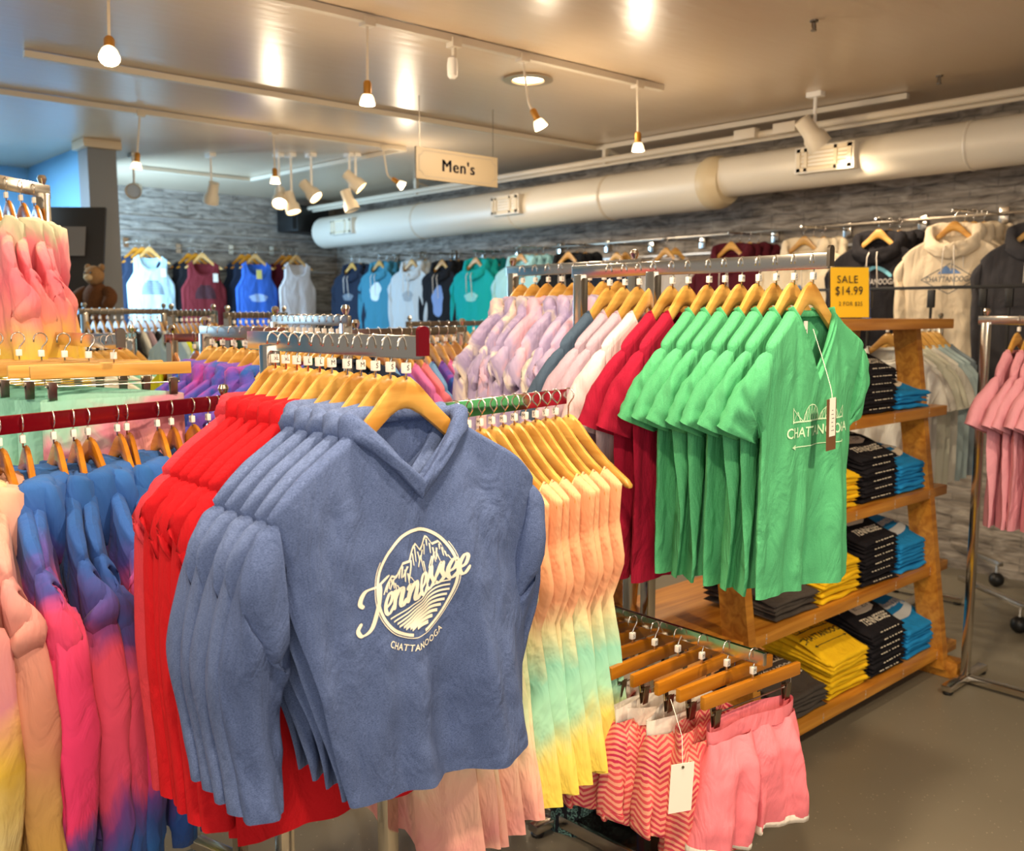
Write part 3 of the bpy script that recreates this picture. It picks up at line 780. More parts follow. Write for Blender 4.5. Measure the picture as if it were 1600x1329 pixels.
for yy, lab in ((1.42, 'cream ceiling bracket strapping the duct at the right edge'), (4.62, 'small cream ceiling bracket above the wide duct beyond the joint'), (6.9, 'far small cream ceiling bracket above the wide duct near the sign')):
    t = thing('duct_hanger', (DX - .06, yy, CEIL), 0, lab, 'bracket')
    put('strut', MB().box((-.02, 0, -.07), (.035, .03, .14), 0, .003), TRACKM, t)
    put('plate', MB().box((.06, 0, -.055), (.2, .05, .012), 0, .002, .2), TRACKM, t)
    put('strap', MB().lathe([(.16 if yy > YJ else .130, -.014), (.165 if yy > YJ else .135, 0), (.16 if yy > YJ else .130, .014)], (.06, 0, (2.335 if yy > YJ else 2.372) - CEIL), 32, (0, 1, 0)), TRACKM, t)
for px, py, lab in ((1166, 231, 'left of the two small cream junction boxes above the duct'), (1228, 222, 'right of the two small cream junction boxes above the duct')):
    q = onX(px, py, 4.975); tag(put('junction_box', MB().box((0, 0, 0), (.06, .15, .06), 0, .005), TRACKM, None, (4.975, q.y, 2.588)), lab, 'electrical box')

# ------------------------------------------------------------------ ceiling tracks and lamps
TZ = CEIL - .02
def track(name, a, b, label):
    o = put(name, between(MB(), a, b, .035, .03), TRACKM); tag(o, label, 'lighting track'); return o
A0, A1 = onZ(37, 84, TZ), onZ(931, 232, TZ)
track('lighting_track', A0, A1, 'long middle cream lighting track from upper left to the sign')
track('lighting_track', A1, onZ(1419, 150, TZ), 'cream lighting track running off right above the round duct')
C0, C1 = onZ(165, -66, TZ), onZ(1034, 138, TZ)
track('lighting_track', C0, C1, 'nearest cream lighting track across the top of the picture')
B0, B1 = onZ(-60, 135, TZ), onZ(632, 233, TZ)
track('lighting_track', B0, B1, 'cream lighting track below the middle one on the left')
track('lighting_track', B1, onZ(392, 281, TZ), 'far short cream track angling back toward the black speaker')
track('lighting_track', onZ(215, 262, TZ), onZ(392, 281, TZ), 'farthest cream track crossing in front of the stone wall')
def pend(top, mid, tip, energy, label, lit=True, shade=False):
    top, tip = Vector(top), Vector(tip); mid = Vector(mid) if mid else (top + tip) / 2
    ax = (tip - mid).normalized()
    t = thing('pendant_lamp', top, 0, label, 'ceiling lamp')
    L = lambda p: tuple(Vector(p) - top)
    put('canopy', MB().box((0, 0, -.012), (.05, .05, .035), math.radians(0), .004), TRACKM, t)
    put('cord', MB().tube([Vector(q) for q in catmull([L(top), L(top.lerp(mid, .5) + Vector((0, 0, -.01))), L(mid), L(tip - ax * .085)], 14)], .0055, 8), TRACKM, t)
    put('socket', MB().lathe([(.012, -.095), (.017, -.085), (.017, -.045), (.021, -.04)], L(tip), 14, ax), SOCKET, t)
    put('reflector', MB().lathe([(.019, -.042), (.026, -.03), (.033, -.004), (.031, .0)], L(tip), 18, ax, False), plain('glass reflector', '#f5ead4', .2, .2, '#ffe2b4', 2.2 if lit else 0), t)
    put('lens', MB().lathe([(.0, -.006), (.028, -.003), (.030, -.001)], L(tip), 18, ax), BULB if lit else WHITE, t)
    if lit:
        q = ax.to_track_quat('-Z', 'Y')
        lamp('SPOT', 'lamp_light', L(tip + ax * .02), energy, WARM, .05, q.to_euler(), t, 2.3)
        lamp('POINT', 'lamp_spill', L(tip + ax * .03), energy * .42, WARM, .04, (0, 0, 0), t)
    return t
pend(onZ(168, -62, TZ), None, P(171, 92, 3.02), 20, 'nearest pendant lamp hanging at the upper left')
def on_track(px, t0, t1):
    best = None
    for k in range(401):
        p = t0.lerp(t1, k / 400); r = p - O; f = r.x * FWD[0] + r.y * FWD[1]; x = 800 + FPX * (r.x * RGT[0] + r.y * RGT[1]) / (f * math.cos(PITCH) - r.z * math.sin(PITCH))
        if best is None or abs(x - px) < best[0]: best = (abs(x - px), p, f)
    return best[1], best[2]
p, d = on_track(574, C0, C1); pend(p, None, P(574, 164, d), 24, 'lit pendant lamp on the nearest track, left of the recessed light')
p, d = on_track(817, C0, C1); pend(p, P(826, 160, d), P(846, 200, d), 24, 'pendant lamp with a bent cord in front of the recessed ceiling light')
p, d = on_track(996, C0, C1); pend(p, None, P(997, 236, d), 26, 'pendant lamp at the right end of the nearest track')
p, d = on_track(427, B0, B1); pend(p, None, P(430, 286, d), 22, 'lit pendant lamp hanging left of the sign above the tank tops')
p, d = on_track(597, B0, B1); pend(p, P(606, 274, d), P(630, 291, d), 22, 'pendant lamp with a curled cord just left of the hanging sign')
p, d = on_track(219, B0, B1); pend(p, None, P(213, 264, d), 14, 'unlit pendant socket hanging beside the grey column', False)
# bare socket without a lamp
p, d = on_track(709, C0, C1)
t = thing('pendant_lamp', p, 0, 'short white unlit socket on the nearest track beside the sign', 'ceiling lamp')
put('canopy', MB().box((0, 0, -.015), (.05, .05, .04), 0, .004), TRACKM, t)
put('stem', MB().box((0, 0, -.055), (.016, .02, .06), 0, .003), TRACKM, t)
put('socket', MB().lathe([(.02, 0), (.024, -.03), (.022, -.075), (.012, -.085)], (-.01, 0, -.08), 14), WHITE, t)
def spot_head(top, c, aim, label, s=1.0, lit=True, energy=12):
    top, c = Vector(top), Vector(c); ax = Vector(aim).normalized()
    t = thing('track_spotlight', top, 0, label, 'spotlight'); l = c - top
    put('mount', MB().box((0, 0, -.012), (.05, .09, .03), 0, .004), WHITE, t)
    put('arm', MB().tube([(0, 0, -.02), (l.x * .9, l.y * .9, l.z * .55), tuple(l)], .008 * s, 8), WHITE, t)
    put('head', MB().lathe([(.0, -.10 * s), (.036 * s, -.095 * s), (.038 * s, -.02 * s), (.05 * s, .0), (.054 * s, .05 * s), (.048 * s, .05 * s), (.044 * s, .03 * s)], l, 24, ax), plain('cream spotlight shell', '#e2d4bb', .4), t)
    put('lens', MB().lathe([(0, .034 * s), (.044 * s, .038 * s)], l, 24, ax), BULB if lit else plain('dull lens', '#cfd6dc', .2), t)
    if lit: lamp('SPOT', 'lamp_light', tuple(l + ax * .07 * s), energy, WARM, .04, ax.to_track_quat('-Z', 'Y').to_euler(), t, 1.5)
p, d = on_track(1274, A1, onZ(1419, 150, TZ)); c = P(1272, 214, d * .93); spot_head((c.x, c.y, CEIL), c, (.45, -.35, -.7), 'large cream spotlight aimed at the duct vent on the right', 1.25, True, 40)
for px, py, aim, lab, lit in ((210, 297, (-.45, -.75, -.25), 'white ring shaped spotlight beside the grey column', False), (331, 306, (0, .4, -.8), 'small dim spotlight in front of the stone wall', False), (437, 311, (-.3, -.5, -.6), 'left spotlight of the cluster above the black speaker', True), (456, 321, (.1, -.3, -.9), 'middle spotlight of the cluster above the black speaker', True), (487, 301, (.3, -.5, -.6), 'right spotlight of the cluster above the black speaker', True), (556, 286, (.5, -.4, -.6), 'white spotlight left of the hanging sign above the duct', True), (547, 318, (.2, -.3, -.9), 'white spotlight hanging low against the far end of the duct', False)):
    c = P(px, py, 7.2); spot_head((c.x, c.y, CEIL), c, aim, lab, 1.1, lit, 14)
c = onZ(825, 122, CEIL)
def downlight(c, label, e=20, col=WARM):
    t = thing('recessed_light', c, 0, label, 'ceiling light')
    put('trim_ring', MB().lathe([(.105, 0), (.125, -.004), (.13, -.012), (.085, -.016), (.08, -.004)], (0, 0, 0), 32), plain('brushed trim ring', '#b8a58a', .35, .6), t)
    put('lens', MB().lathe([(0, -.011), (.06, -.011), (.078, -.006)], (0, 0, 0), 28), BULB, t)
    lamp('AREA', 'lamp_light', (0, 0, -.03), e, col, .16, (0, 0, 0), t)
downlight(c, 'round recessed ceiling light glowing behind the bent pendant', 22)
for k, (x, y, lab) in enumerate(((.1, .2, 'recessed ceiling light above the photographer'), (-.6, 2.0, 'recessed ceiling light above the tie dye hoodie rack on the left'), (2.0, -.4, 'recessed ceiling light above the aisle on the right'), (1.2, 1.0, 'recessed ceiling light above the blue hooded shirts'))):  # downlights added out of frame to light the racks
    downlight((x, y, CEIL), lab, [44, 40, 50, 40][k])
downlight((1.3, 7.5, CEIL), 'cool recessed light added unseen to brighten the blue alcove on the left', 60, (.6, .82, 1.0))  # added lamp out of view, brightens the alcove wall with cool light
for px, py, lab in ((1272, 40, 'larger small brass sprinkler head on the right ceiling'), (1468, 126, 'farther tiny sprinkler head on the right ceiling')):
    t = thing('sprinkler_head', onZ(px, py - 8, CEIL), 0, lab, 'sprinkler')
    put('body', MB().lathe([(.018, 0), (.018, -.006), (.007, -.01), (.007, -.035), (.012, -.037), (.012, -.042)], (0, 0, 0), 12), DARKCHROME, t)
    put('frame', MB().tube([(.012, 0, -.012), (.016, 0, -.025), (.004, 0, -.04)], .0025, 6).tube([(-.012, 0, -.012), (-.016, 0, -.025), (-.004, 0, -.04)], .0025, 6), DARKCHROME, t)

# ------------------------------------------------------------------ hanging sign
sc_ = P(715, 262, 5.5)
t = thing('hanging_sign', sc_, 0, "cream hanging sign reading Men's on two thin wires", 'sign')
put('board', MB().box((0, 0, 0), (.60, .016, .175), 0, .003), plain('cream sign board', '#9c8b70', .55), t)
a = Art()
for s in (-1, 1):
    a.line((-.245, s * .07), (.245, s * .07), .004); a.line((s * .28, -.045), (s * .28, .045), .004)
    for q in (-1, 1): a.arc((s * .28, q * .07), .026, .030, *((90, 180) if (s > 0 and q < 0) else (180, 270) if (s > 0) else (0, 90) if q < 0 else (270, 360)), 8)
flat_art('border', a, plain('grey sign border', '#8e8475', .6), t, (0, -.0095, 0))
a = Art()
for ox in (-.0028, -.0014, 0, .0014, .0028): a.text("Men's", (ox, -.003), .095, .0, 0, 1.12)
flat_art('lettering', a, INKNAVY, t, (0, -.0097, 0))
for s in (-1, 1): put('wire', MB().tube([(s * .27, 0, .085), (s * .27, 0, CEIL - sc_.z)], .0022, 6), DARKCHROME, t)

# ------------------------------------------------------------------ corner speaker, display boards, plush toy by the left wall
sp_ = onY(474, 344, WY - .2)
t = thing('wall_speaker', sp_, 0, 'black boxy wall speaker in the far corner above the rails', 'speaker')
put('cabinet', MB().box((0, 0, 0), (.46, .3, .27), .25, .012), BLACKP, t)
put('grille', MB().box((-.0385, -.150, 0), (.42, .008, .23), .25, .002), plain('black grille cloth', '#1b1a1a', .9), t)
put('badge', MB().box((-.045, -.157, -.07), (.03, .004, .012), .25), CHROME, t)
put('bracket', MB().box((.05, .18, 0), (.06, .1, .06)), BLACKP, t)
b0 = P(112, 382, 6.3)
t = thing('display_easel', (b0.x, b0.y, 0), math.radians(-38), 'dark leaning display board with pinned shirt photos by the blue wall', 'display board')
put('board', MB().box((0, 0, b0.z - .05), (.42, .03, .62), 0, .004, 0, -.25), plain('dark board', '#2b2522', .6), t)
put('photo', MB().box((-.03, -.03, b0.z + .02), (.26, .006, .2), 0, 0, 0, -.25), plain('faded photo print', '#7d7774', .6), t)
put('photo', MB().box((.04, .04, b0.z - .25), (.24, .006, .16), 0, 0, 0, -.25), plain('brown photo print', '#5b4438', .6), t)
for s in (-1, 1): put('leg', MB().box((s * .16, .12, (b0.z - .35) / 2), (.03, .03, b0.z - .33)), BLACKP, t)
b0 = P(152, 465, 6.0)
FURB = plain('brown plush fur', '#5d3a20', .95, 0, None, 0, .2, .9, 90); FURT = plain('tan plush fur', '#9a744c', .95, 0, None, 0, .2, .9, 90)
def blob(mb, c, r, n=14):
    return mb.lathe([(max(.001, math.sin(PI * k / n)) , -math.cos(PI * k / n)) for k in range(n + 1)], (0, 0, 0), 18) if False else mb.loft([[(c[0] + r[0] * math.sin(PI * k / n) * math.cos(2 * PI * j / 18), c[1] + r[1] * math.sin(PI * k / n) * math.sin(2 * PI * j / 18), c[2] - r[2] * math.cos(PI * k / n)) for j in range(18)] for k in range(n + 1)])
t = thing('plush_toy', b0, math.radians(-55), 'brown shaggy plush toy with a tan face beside the grey column', 'toy')
put('body', blob(MB(), (0, 0, -.03), (.095, .085, .13)), FURB, t)
for s in (-1, 1):
    put('arm', MB().tube([Vector(q) for q in catmull([(s * .07, 0, .05), (s * .12, -.03, .0), (s * .10, -.07, -.07)], 8)], [.03, .036, .04, .042, .042, .04, .034, .02], 12), FURB, t)
    put('leg', MB().tube([Vector(q) for q in catmull([(s * .04, -.02, -.11), (s * .06, -.09, -.15), (s * .065, -.13, -.16)], 8)], [.04, .046, .048, .048, .046, .042, .036, .02], 12), FURB, t)
h = put('head', blob(MB(), (0, -.02, .14), (.062, .06, .062)), FURT, t)
put('muzzle', blob(MB(), (0, -.078, .125), (.028, .024, .022)), plain('pale plush fur', '#c7aa80', .95), h)
for s in (-1, 1):
    put('ear', blob(MB(), (s * .05, -.01, .19), (.022, .014, .024)), FURT, h); put('eye', blob(MB(), (s * .022, -.078, .155), (.006, .006, .006)), BLACKP, h)
t = thing('display_stand', (b0.x, b0.y, 0), math.radians(-38), 'dark pedestal under the brown plush toy', 'pedestal')
put('top', MB().box((0, 0, b0.z - .225), (.34, .34, .03), 0, .004), BLACKP, t); put('body', MB().box((0, 0, (b0.z - .24) / 2), (.28, .28, b0.z - .24), 0, .004), plain('dark stained board', '#30261f', .5), t)
# window of the left wall
f = MB()
for x in (-.72, .72): f.box((x, 0, 0), (.06, .08, 1.5))
for z in (-.75, .75, 0): f.box((0, 0, z), (1.5, .08, .06))
wn = struct('window_1', f, plain('white window frame', '#dfe6ea', .5)); wn.location = (.75, 8.53, 1.55)
pn = put('pane', MB().box((0, -.004, 0), (1.4, .01, 1.45)), plain('daylit window glass', '#cfe8f6', .2, 0, '#9fd4f5', 1.6), wn)
# ================================================================== RACKS
def rack(name, label, p_near, p_far, parts_mat=CHROME, post_at=(1.0,), drop=.0, h=.034, base=True, stop=None, twin=0.0, casters=False):
    """one arm of a garment rack: flat rail along p_near > p_far (its top edge carries the hooks), posts, foot"""
    a, b = Vector(p_near), Vector(p_far); d = (b - a); L = d.length; u = d.normalized(); ang = math.atan2(u.y, u.x)
    t = thing(name, (a.x, a.y, 0), ang, label, 'clothes rack')
    z = (a.z + b.z) / 2
    put('rail', MB().box((L / 2, 0, z - .0175), (L + .06, .012, h), 0, .002), parts_mat, t)
    for f in post_at:
        put('post', MB().box((L * f, 0, (z - .035) / 2 + .02), (.03, .03, z - .055), 0, .003), CHROME, t)
        put('knob', MB().lathe([(0, .03), (.010, .028), (.014, .018), (.010, .006), (.006, 0)], (L * f, 0, z), 14), CHROME, t) if stop is None else None
    if stop:
        st = MB().lathe([(0, 0), (.017, 0), (.019, .003), (.017, .006), (0, .006)], (0, 0, 0), 20, (1, 0, 0))
        st = MB(); pts = [(.010 * math.cos(q), .010 * math.sin(q) + .018) for q in np.linspace(0, PI, 12)] + [(-.010, -.018), (.010, -.018)]
        pts = [(y, z2) for y, z2 in pts]
        st.loft([[(-.036, y, z - .012 + z2) for y, z2 in pts], [(-.028, y, z - .012 + z2) for y, z2 in pts]])
        put('end_stop', st, stop, t)
    if base:
        fz = .035 if casters else .015
        m = MB().box((L / 2, 0, fz + .012), (L, .04, .024), 0, .003)
        for s in (0, 1): m.box((L * s, 0, fz + .012), (.04, .36, .024), 0, .003)
        put('base', m, CHROME, t)
        if not casters:
            for s in (0, 1):
                for q in (-1, 1): put('foot', MB().lathe([(.018, 0), (.02, .008), (.012, .016)], (L * s, q * .16, 0), 12), BLACKP, t)
    return t
def lerp(a, b, f): return Vector(a).lerp(Vector(b), f)
AV = Vector((0, 1, 0)); BV = Vector((1, 0, 0))
jit = lambda s: (random.random() - .5) * 2 * s

# ---------------------------------------------------------------- fabrics
BLUE = fabric('heather denim blue jersey', '#4d5e88', .42); BLUE2 = fabric('heather steel blue jersey', '#566790', .4)
RED = fabric('bright red fleece', '#b90e19', .08); CORALRED = fabric('coral red fleece', '#bd3440', .1)
GREEN = fabric('heather kelly green jersey', '#50a873', .2); CRIM = fabric('crimson jersey', '#9c1030', .1)
LILAC = fabric('dusty lilac jersey', '#b39caa', .1); SLATE = fabric('slate blue jersey', '#44566a', .1); PALEPINK = fabric('pale pink jersey', '#dcc4c4', .08)
DYE_L = tiedye('blue to pink tie dye', [(.0, '#2c66a8'), (.25, '#33599f'), (.31, '#5d4a96'), (.38, '#d8486f'), (.5, '#f0487a'), (.82, '#ee3f74'), (.88, '#6d4a93'), (.93, '#38508f'), (1, '#2f5f9f')], .14, 4.5, .92)
DYE_L2 = tiedye('blue and coral tie dye', [(.0, '#2a5f9f'), (.33, '#2f4f90'), (.45, '#5a3f7f'), (.55, '#e0506a'), (.8, '#d9486a'), (.9, '#6d3f83'), (1, '#2f4f90')], .2, 4.5, .92)
DYE_P = tiedye('peach and yellow tie dye', [(.0, '#cfc8a2'), (.2, '#d7bf92'), (.33, '#dd9a8f'), (.5, '#c9848f'), (.58, '#d9a86a'), (.66, '#d8b646'), (.8, '#dcc98a'), (1, '#cfa93a')], .12, 3.0, .92)
DYE_S = tiedye('salmon tie dye', [(.0, '#d3b48f'), (.3, '#c98a86'), (.45, '#c98a78'), (.62, '#cf8d6f'), (.78, '#c99a5f'), (1, '#cfa548')], .1, 3.0, .92)
DYE_PUR = tiedye('purple and blue tie dye', [(.25, '#c3418f'), (.38, '#8f4aa8'), (.5, '#5a4fae'), (.6, '#2f55a8'), (.75, '#2a66b8')], .5, 7.0, .9, 0, (1, 1, .8))
DYE_PASTEL = tiedye('lilac pink cream tie dye', [(.2, '#e79ab4'), (.36, '#eebfcf'), (.47, '#c3b3d6'), (.58, '#a79ac0'), (.68, '#efe2d0'), (.85, '#e9b3c4')], .62, 5.0, .9, 0, (1, 1, .55))
DYE_PINK = tiedye('pink and yellow tie dye', [(.0, '#b5cdb4'), (.17, '#c7bfa0'), (.23, '#e88a92'), (.32, '#e8707f'), (.42, '#ea8a83'), (.50, '#e9b45f'), (.58, '#ecc93f'), (1, '#e5c648')], .15, 4.0, .9)
DYE_AQUA = tiedye('aqua and yellow tie dye', [(.0, '#8fd0bc'), (.3, '#93cfbd'), (.5, '#9fd2b4'), (.66, '#e0d070'), (.8, '#d9c24a'), (1, '#8fcabc')], .16, 3.0, .75)
DYE_AQUAP = tiedye('aqua pink tie dye', [(.0, '#8fd0bc'), (.26, '#9fcdb9'), (.36, '#d98a9f'), (.6, '#dd9a78'), (1, '#8fcabc')], .4, 3.2, .75)
DYE_DRESS = tiedye('peach aqua yellow tie dye', [(.0, '#f0a878'), (.46, '#eeaa80'), (.54, '#d9d3a0'), (.62, '#8fcab0'), (.73, '#a6d6b4'), (.82, '#ead36a'), (1, '#eccb3a')], .09, 4.0, .93)
DYE_DRESS2 = tiedye('mint pink tie dye', [(.0, '#f0b890'), (.45, '#e9d9a8'), (.65, '#cfdcb0'), (.78, '#e8b49a'), (.9, '#e39a92'), (1, '#e9c4a4')], .2, 3.5, .93)

def row(rname, near, far, items, rz, hlabel, hgroup, res=1, hmat=None, sizes=None, hj=.05, garment_sway=.0):
    """items: (fraction, garment dict or None); one hanger each, one garment on each hanger that carries one"""
    n = len(items)
    for k, (f, g) in enumerate(items):
        p = lerp(near, far, f); r = rz + jit(hj)
        hanger(p, r, '%s, %s of its row' % (hlabel, ORD[k] if k else 'front one'), hgroup, hmat, sizes[k % len(sizes)] if sizes else None)
        if g:
            o = garment(g['name'], g['kind'], SP[g['kind']], g.get('var', k % 3), g.get('res', res), p, r + g.get('tw', 0), g['mat'], g['label'], g['cat'], g.get('group'), g.get('accent'), g.get('sway', 0))
            if 'scale' in g: o.scale = (1, 1, g['scale'])
            if 'keep' in g: globals()[g['keep']] = o

# ---------------------------------------------------------------- 1. blue and red hooded shirts (front centre)
BN = P(634, 527, 1.45); BN.z = 1.466
BF = BN + AV * 1.0
items = []
for k in range(5):
    items.append((k * .043, dict(name='hooded_shirt', kind='bluehood', var=[0, 1, 2, 1, 2][k], res=2 if k == 0 else 2, mat=BLUE if k == 0 else BLUE2, cat='shirt', group='blue hooded shirts',
        label=['heather blue hooded shirt with white Tennessee print at front of the rack', 'heather blue hooded shirt directly behind the printed front one', 'third heather blue hooded shirt from the front of its rack', 'fourth heather blue hooded shirt from the front of its rack', 'rearmost heather blue hooded shirt, next to the red ones'][k], keep='SHIRT_BLUE' if k == 0 else 'SHIRT_B2')))
for k in range(6):
    items.append((.222 + k * .041, dict(name='hooded_shirt', kind='redhood', var=k % 3, res=1, mat=CORALRED if k == 5 else RED, cat='shirt', group='red hooded shirts',
        label='bright red hooded shirt, ' + ['directly behind the blue ones', 'second behind the blue ones', 'third behind the blue ones', 'fourth behind the blue ones', 'fifth behind the blue ones', 'rearmost and slightly coral, at left edge of the red group'][k])))
row('blue', BN, BF, items, 0, 'honey wooden hanger on the central rack arm', 'hangers on the central rack arm', 1, None, ['S', 'S', 'S', 'M', 'S', 'M', 'L', 'L', 'L', 'XL', 'XL'], .03)
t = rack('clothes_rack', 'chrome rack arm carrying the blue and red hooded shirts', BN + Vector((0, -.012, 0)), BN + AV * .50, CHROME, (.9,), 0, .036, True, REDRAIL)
UN = P(440, 512, 2.62); UN.z = 1.462; UF = UN + AV * .46
items = [(k / 6, dict(name='tie_dye_hoodie', kind='thinhoodie', var=k % 3, res=1, mat=DYE_PUR, cat='hoodie', group='purple tie dye hoodies',
        label='purple and blue tie dye hoodie behind the red shirts, ' + ['nearest of seven', 'second of seven', 'third of seven', 'fourth of seven', 'fifth of seven', 'sixth of seven', 'farthest of seven'][k])) for k in range(7)]
row('purple', UN, UF, items, 0, 'honey wooden hanger of the purple tie dye hoodies', 'hangers of the purple tie dye hoodies', 1, None, ['L', 'XL'], .06)
rack('clothes_rack', 'chrome rack arm carrying the purple tie dye hoodies', UN, UF + AV * .05, DARKCHROME, (1.0,), 0, .034, False)
# print on the front shirt
art = Art()
ring = .071
art.arc((0, 0), ring, ring + .0045, -78, 262, 60); art.arc((0, 0), ring + .006, ring + .0072, 150, 400, 40)
tn, wl = script('Tennessee', .23, .3)
peaks = [(a_, b_ + .010) for a_, b_ in [(-.058, -.006), (-.047, .008), (-.040, .006), (-.030, .024), (-.02, .026), (-.008, .042), (-.002, .046), (.007, .036), (.012, .04), (.022, .052), (.026, .050), (.033, .040), (.043, .043), (.048, .038), (.056, .020)]]
rs = random.Random(5)
for i in range(len(peaks) - 1):
    (x0, y0), (x1, y1) = peaks[i], peaks[i + 1]
    art.poly([(x0, y0), (x1, y1), (x1 + .001, y1 - .0035), (x0 + .001, y0 - .0035)])
for cx, cy, w, h in ((-.047, .006, .010, .018), (-.03, .022, .013, .03), (-.004, .044, .018, .042), (.024, .05, .016, .036), (.045, .041, .012, .03)):
    for q in range(7):
        fx = (q - 3) / 3; x = cx + fx * w; top = cy + .010 - abs(fx) * h * .55 - .003; L = h * (.3 + .4 * rs.random())
        sl = .006 * fx + .003 * (rs.random() - .5)
        art.poly([(x - .0014, top), (x + .0016, top - .001), (x + sl + .0008, top - L), (x + sl - .0008, top - L * .9)])
for k in range(9):
    yb = -.024 - .0058 * k; th = .0022 + .00042 * k
    xs = np.linspace(-ring + .004, ring - .004, 40); A = []; B = []
    for x in xs:
        y = yb + .019 * (x / ring) + .005 * math.sin((x / ring) * 3.2 + k * .18) * (1 + k * .12)
        if x * x + y * y < (ring - .004) ** 2 and x * x + (y - th) ** 2 < (ring - .003) ** 2: A.append((x, y)); B.append((x, y - th))
        else:
            if len(A) > 1: art.strip(A, B)
            A, B = [], []
    if len(A) > 1: art.strip(A, B)
art.merge(tn, (.004, -.006), .0262, math.radians(15))
def arcwarp(x, y):
    a = x / .092; return ((.092 + -y) * math.sin(a), -(.092 - y) * math.cos(a))
art.text('CHATTANOOGA', (.0, .0), .0135, .01, 0, 1.1, 1, arcwarp)
art.v = [(x * 1.02, y * 1.14) for x, y in art.v]
print_on(SHIRT_BLUE, art, PRINTW, (-.008, -.385))

# ---------------------------------------------------------------- 2. green v necks and other tees (right of centre)
GN = P(1272, 400, 2.1); GN.z = 1.634
GF = GN + AV * 1.0
items = []
for k in range(7):
    items.append((k * .047, dict(name='v_neck_tee', kind='vtee', var=k % 3, res=2 if k < 3 else 1, mat=GREEN, cat='t-shirt', group='green v neck tees', keep='TEE_GREEN' if k == 0 else 'TEE_G2',
        label=['green v neck tee with Chattanooga bridge print at front of its rack', 'green v neck tee directly behind the printed front one', 'third green v neck tee from the front of its rack', 'fourth green v neck tee from the front of its rack', 'fifth green v neck tee from the front of its rack', 'sixth green v neck tee from the front of its rack', 'rearmost green v neck tee, beside the crimson tees'][k])))
for k in range(2):
    items.append((.345 + k * .05, dict(name='tee', kind='tee', var=k, res=1, mat=CRIM, cat='t-shirt', group='crimson tees', label='crimson short sleeve tee, ' + ['nearer of two behind the green tees', 'farther of two behind the green tees'][k])))
for k in range(3):
    items.append((.455 + k * .05, dict(name='tee', kind='tee', var=k, res=1, mat=[PALEPINK, LILAC, LILAC][k], cat='t-shirt', group='lilac tees', label=['pale pink short sleeve tee just behind the crimson tees', 'dusty lilac tee behind the pale pink one', 'second dusty lilac tee, in front of the slate blue one'][k])))
items.append((.61, dict(name='tee', kind='tee', var=1, res=1, mat=SLATE, cat='t-shirt', label='slate blue short sleeve tee at the far end of the green tee rack')))
row('green', GN, GF, items, 0, 'honey wooden hanger on the green tee rack', 'hangers on the green tee rack', 1, None, ['S', 'S', 'M', 'S', 'M', 'L', 'M', 'XL', 'S', 'M', 'L', 'M', 'L', 'S'], .03)
rack('clothes_rack', 'chrome rack arm carrying the green, crimson and lilac tees', GN + Vector((0, -.008, 0)), GN + AV * .72, CHROME, (.64, 1.0), 0, .036, True, DARKCHROME)
art = Art(); w2 = .105
art.line((-w2, 0), (w2, .0), .0035); art.line((-w2, -.003), (-w2, .032), .0025); art.line((w2, -.003), (w2, .026), .0025)
for c, ww, hh in ((-.03, .036, .036), (.04, .03, .028)):
    pts = [(c + ww * math.cos(q), hh * math.sin(q)) for q in np.linspace(PI, 0, 9)]
    for i in range(8): art.line(pts[i], pts[i + 1], .0022)
    xs = [p_[0] for p_ in pts[1:-1]]
    for i, p_ in enumerate(pts[1:-1]):
        art.line((p_[0], 0), p_, .0014)
        if i: art.line((xs[i - 1], 0), p_, .0013)
for a_, b_ in (((-w2, .03), (-.066, 0)), ((-w2, 0), (-.085, .022)), ((-.085, .022), (-.075, 0)), ((w2, .025), (.07, 0)), ((w2, 0), (.088, .016))): art.line(a_, b_, .0018)
art.text('CHATTANOOGA', (0, -.025), .032, .012, 0, 1.0)
art.line((-w2 + .006, -.056), (w2 - .006, -.056), .0022)
for s in (-1, 1): art.poly([(s * w2, -.056), (s * (w2 - .015), -.050), (s * (w2 - .015), -.062)])
print_on(TEE_GREEN, art, PRINTG, (.0, -.37))
zn_ = float(htop(.088))
nl = put('neck_label', MB().box((-.004, .012, zn_ - .028), (.016, .001, .032)), WHITE, TEE_GREEN)
flat_art('label_mark', Art().text('M', (0, 0), .010, .02), INK, nl, (-.004, .0112, zn_ - .034))
ht = thing('hang_tag', (GN.x, GN.y, GN.z), 0, 'brown and white paper hang tag on the front green tee', 'price tag')
put('string', MB().tube([Vector(q) for q in catmull([(.008, .0, zn_ - .03), (.004, -.03, zn_ - .10), (-.004, -.056, zn_ - .16), (-.008, -.0625, zn_ - .185)], 12)], .0007, 5), WHITE, ht)
put('card', MB().box((-.010, -.0635, zn_ - .240), (.040, .0012, .115), 0, 0, -.04), plain('brown kraft card', '#6b4526', .7), ht)
tc_ = put('sticker', MB().box((-.008, -.0648, zn_ - .223), (.024, .001, .086), 0, 0, -.04), TAGW, ht)
a = Art()
for k in range(6): a.line((-.006 + .002 * (k % 2), -.03 + k * .009), (.006 - .002 * (k % 3), -.03 + k * .009), .0014)
flat_art('price_lines', a, INK, tc_, (-.008, -.0656, zn_ - .223), (0, -.04, 0))

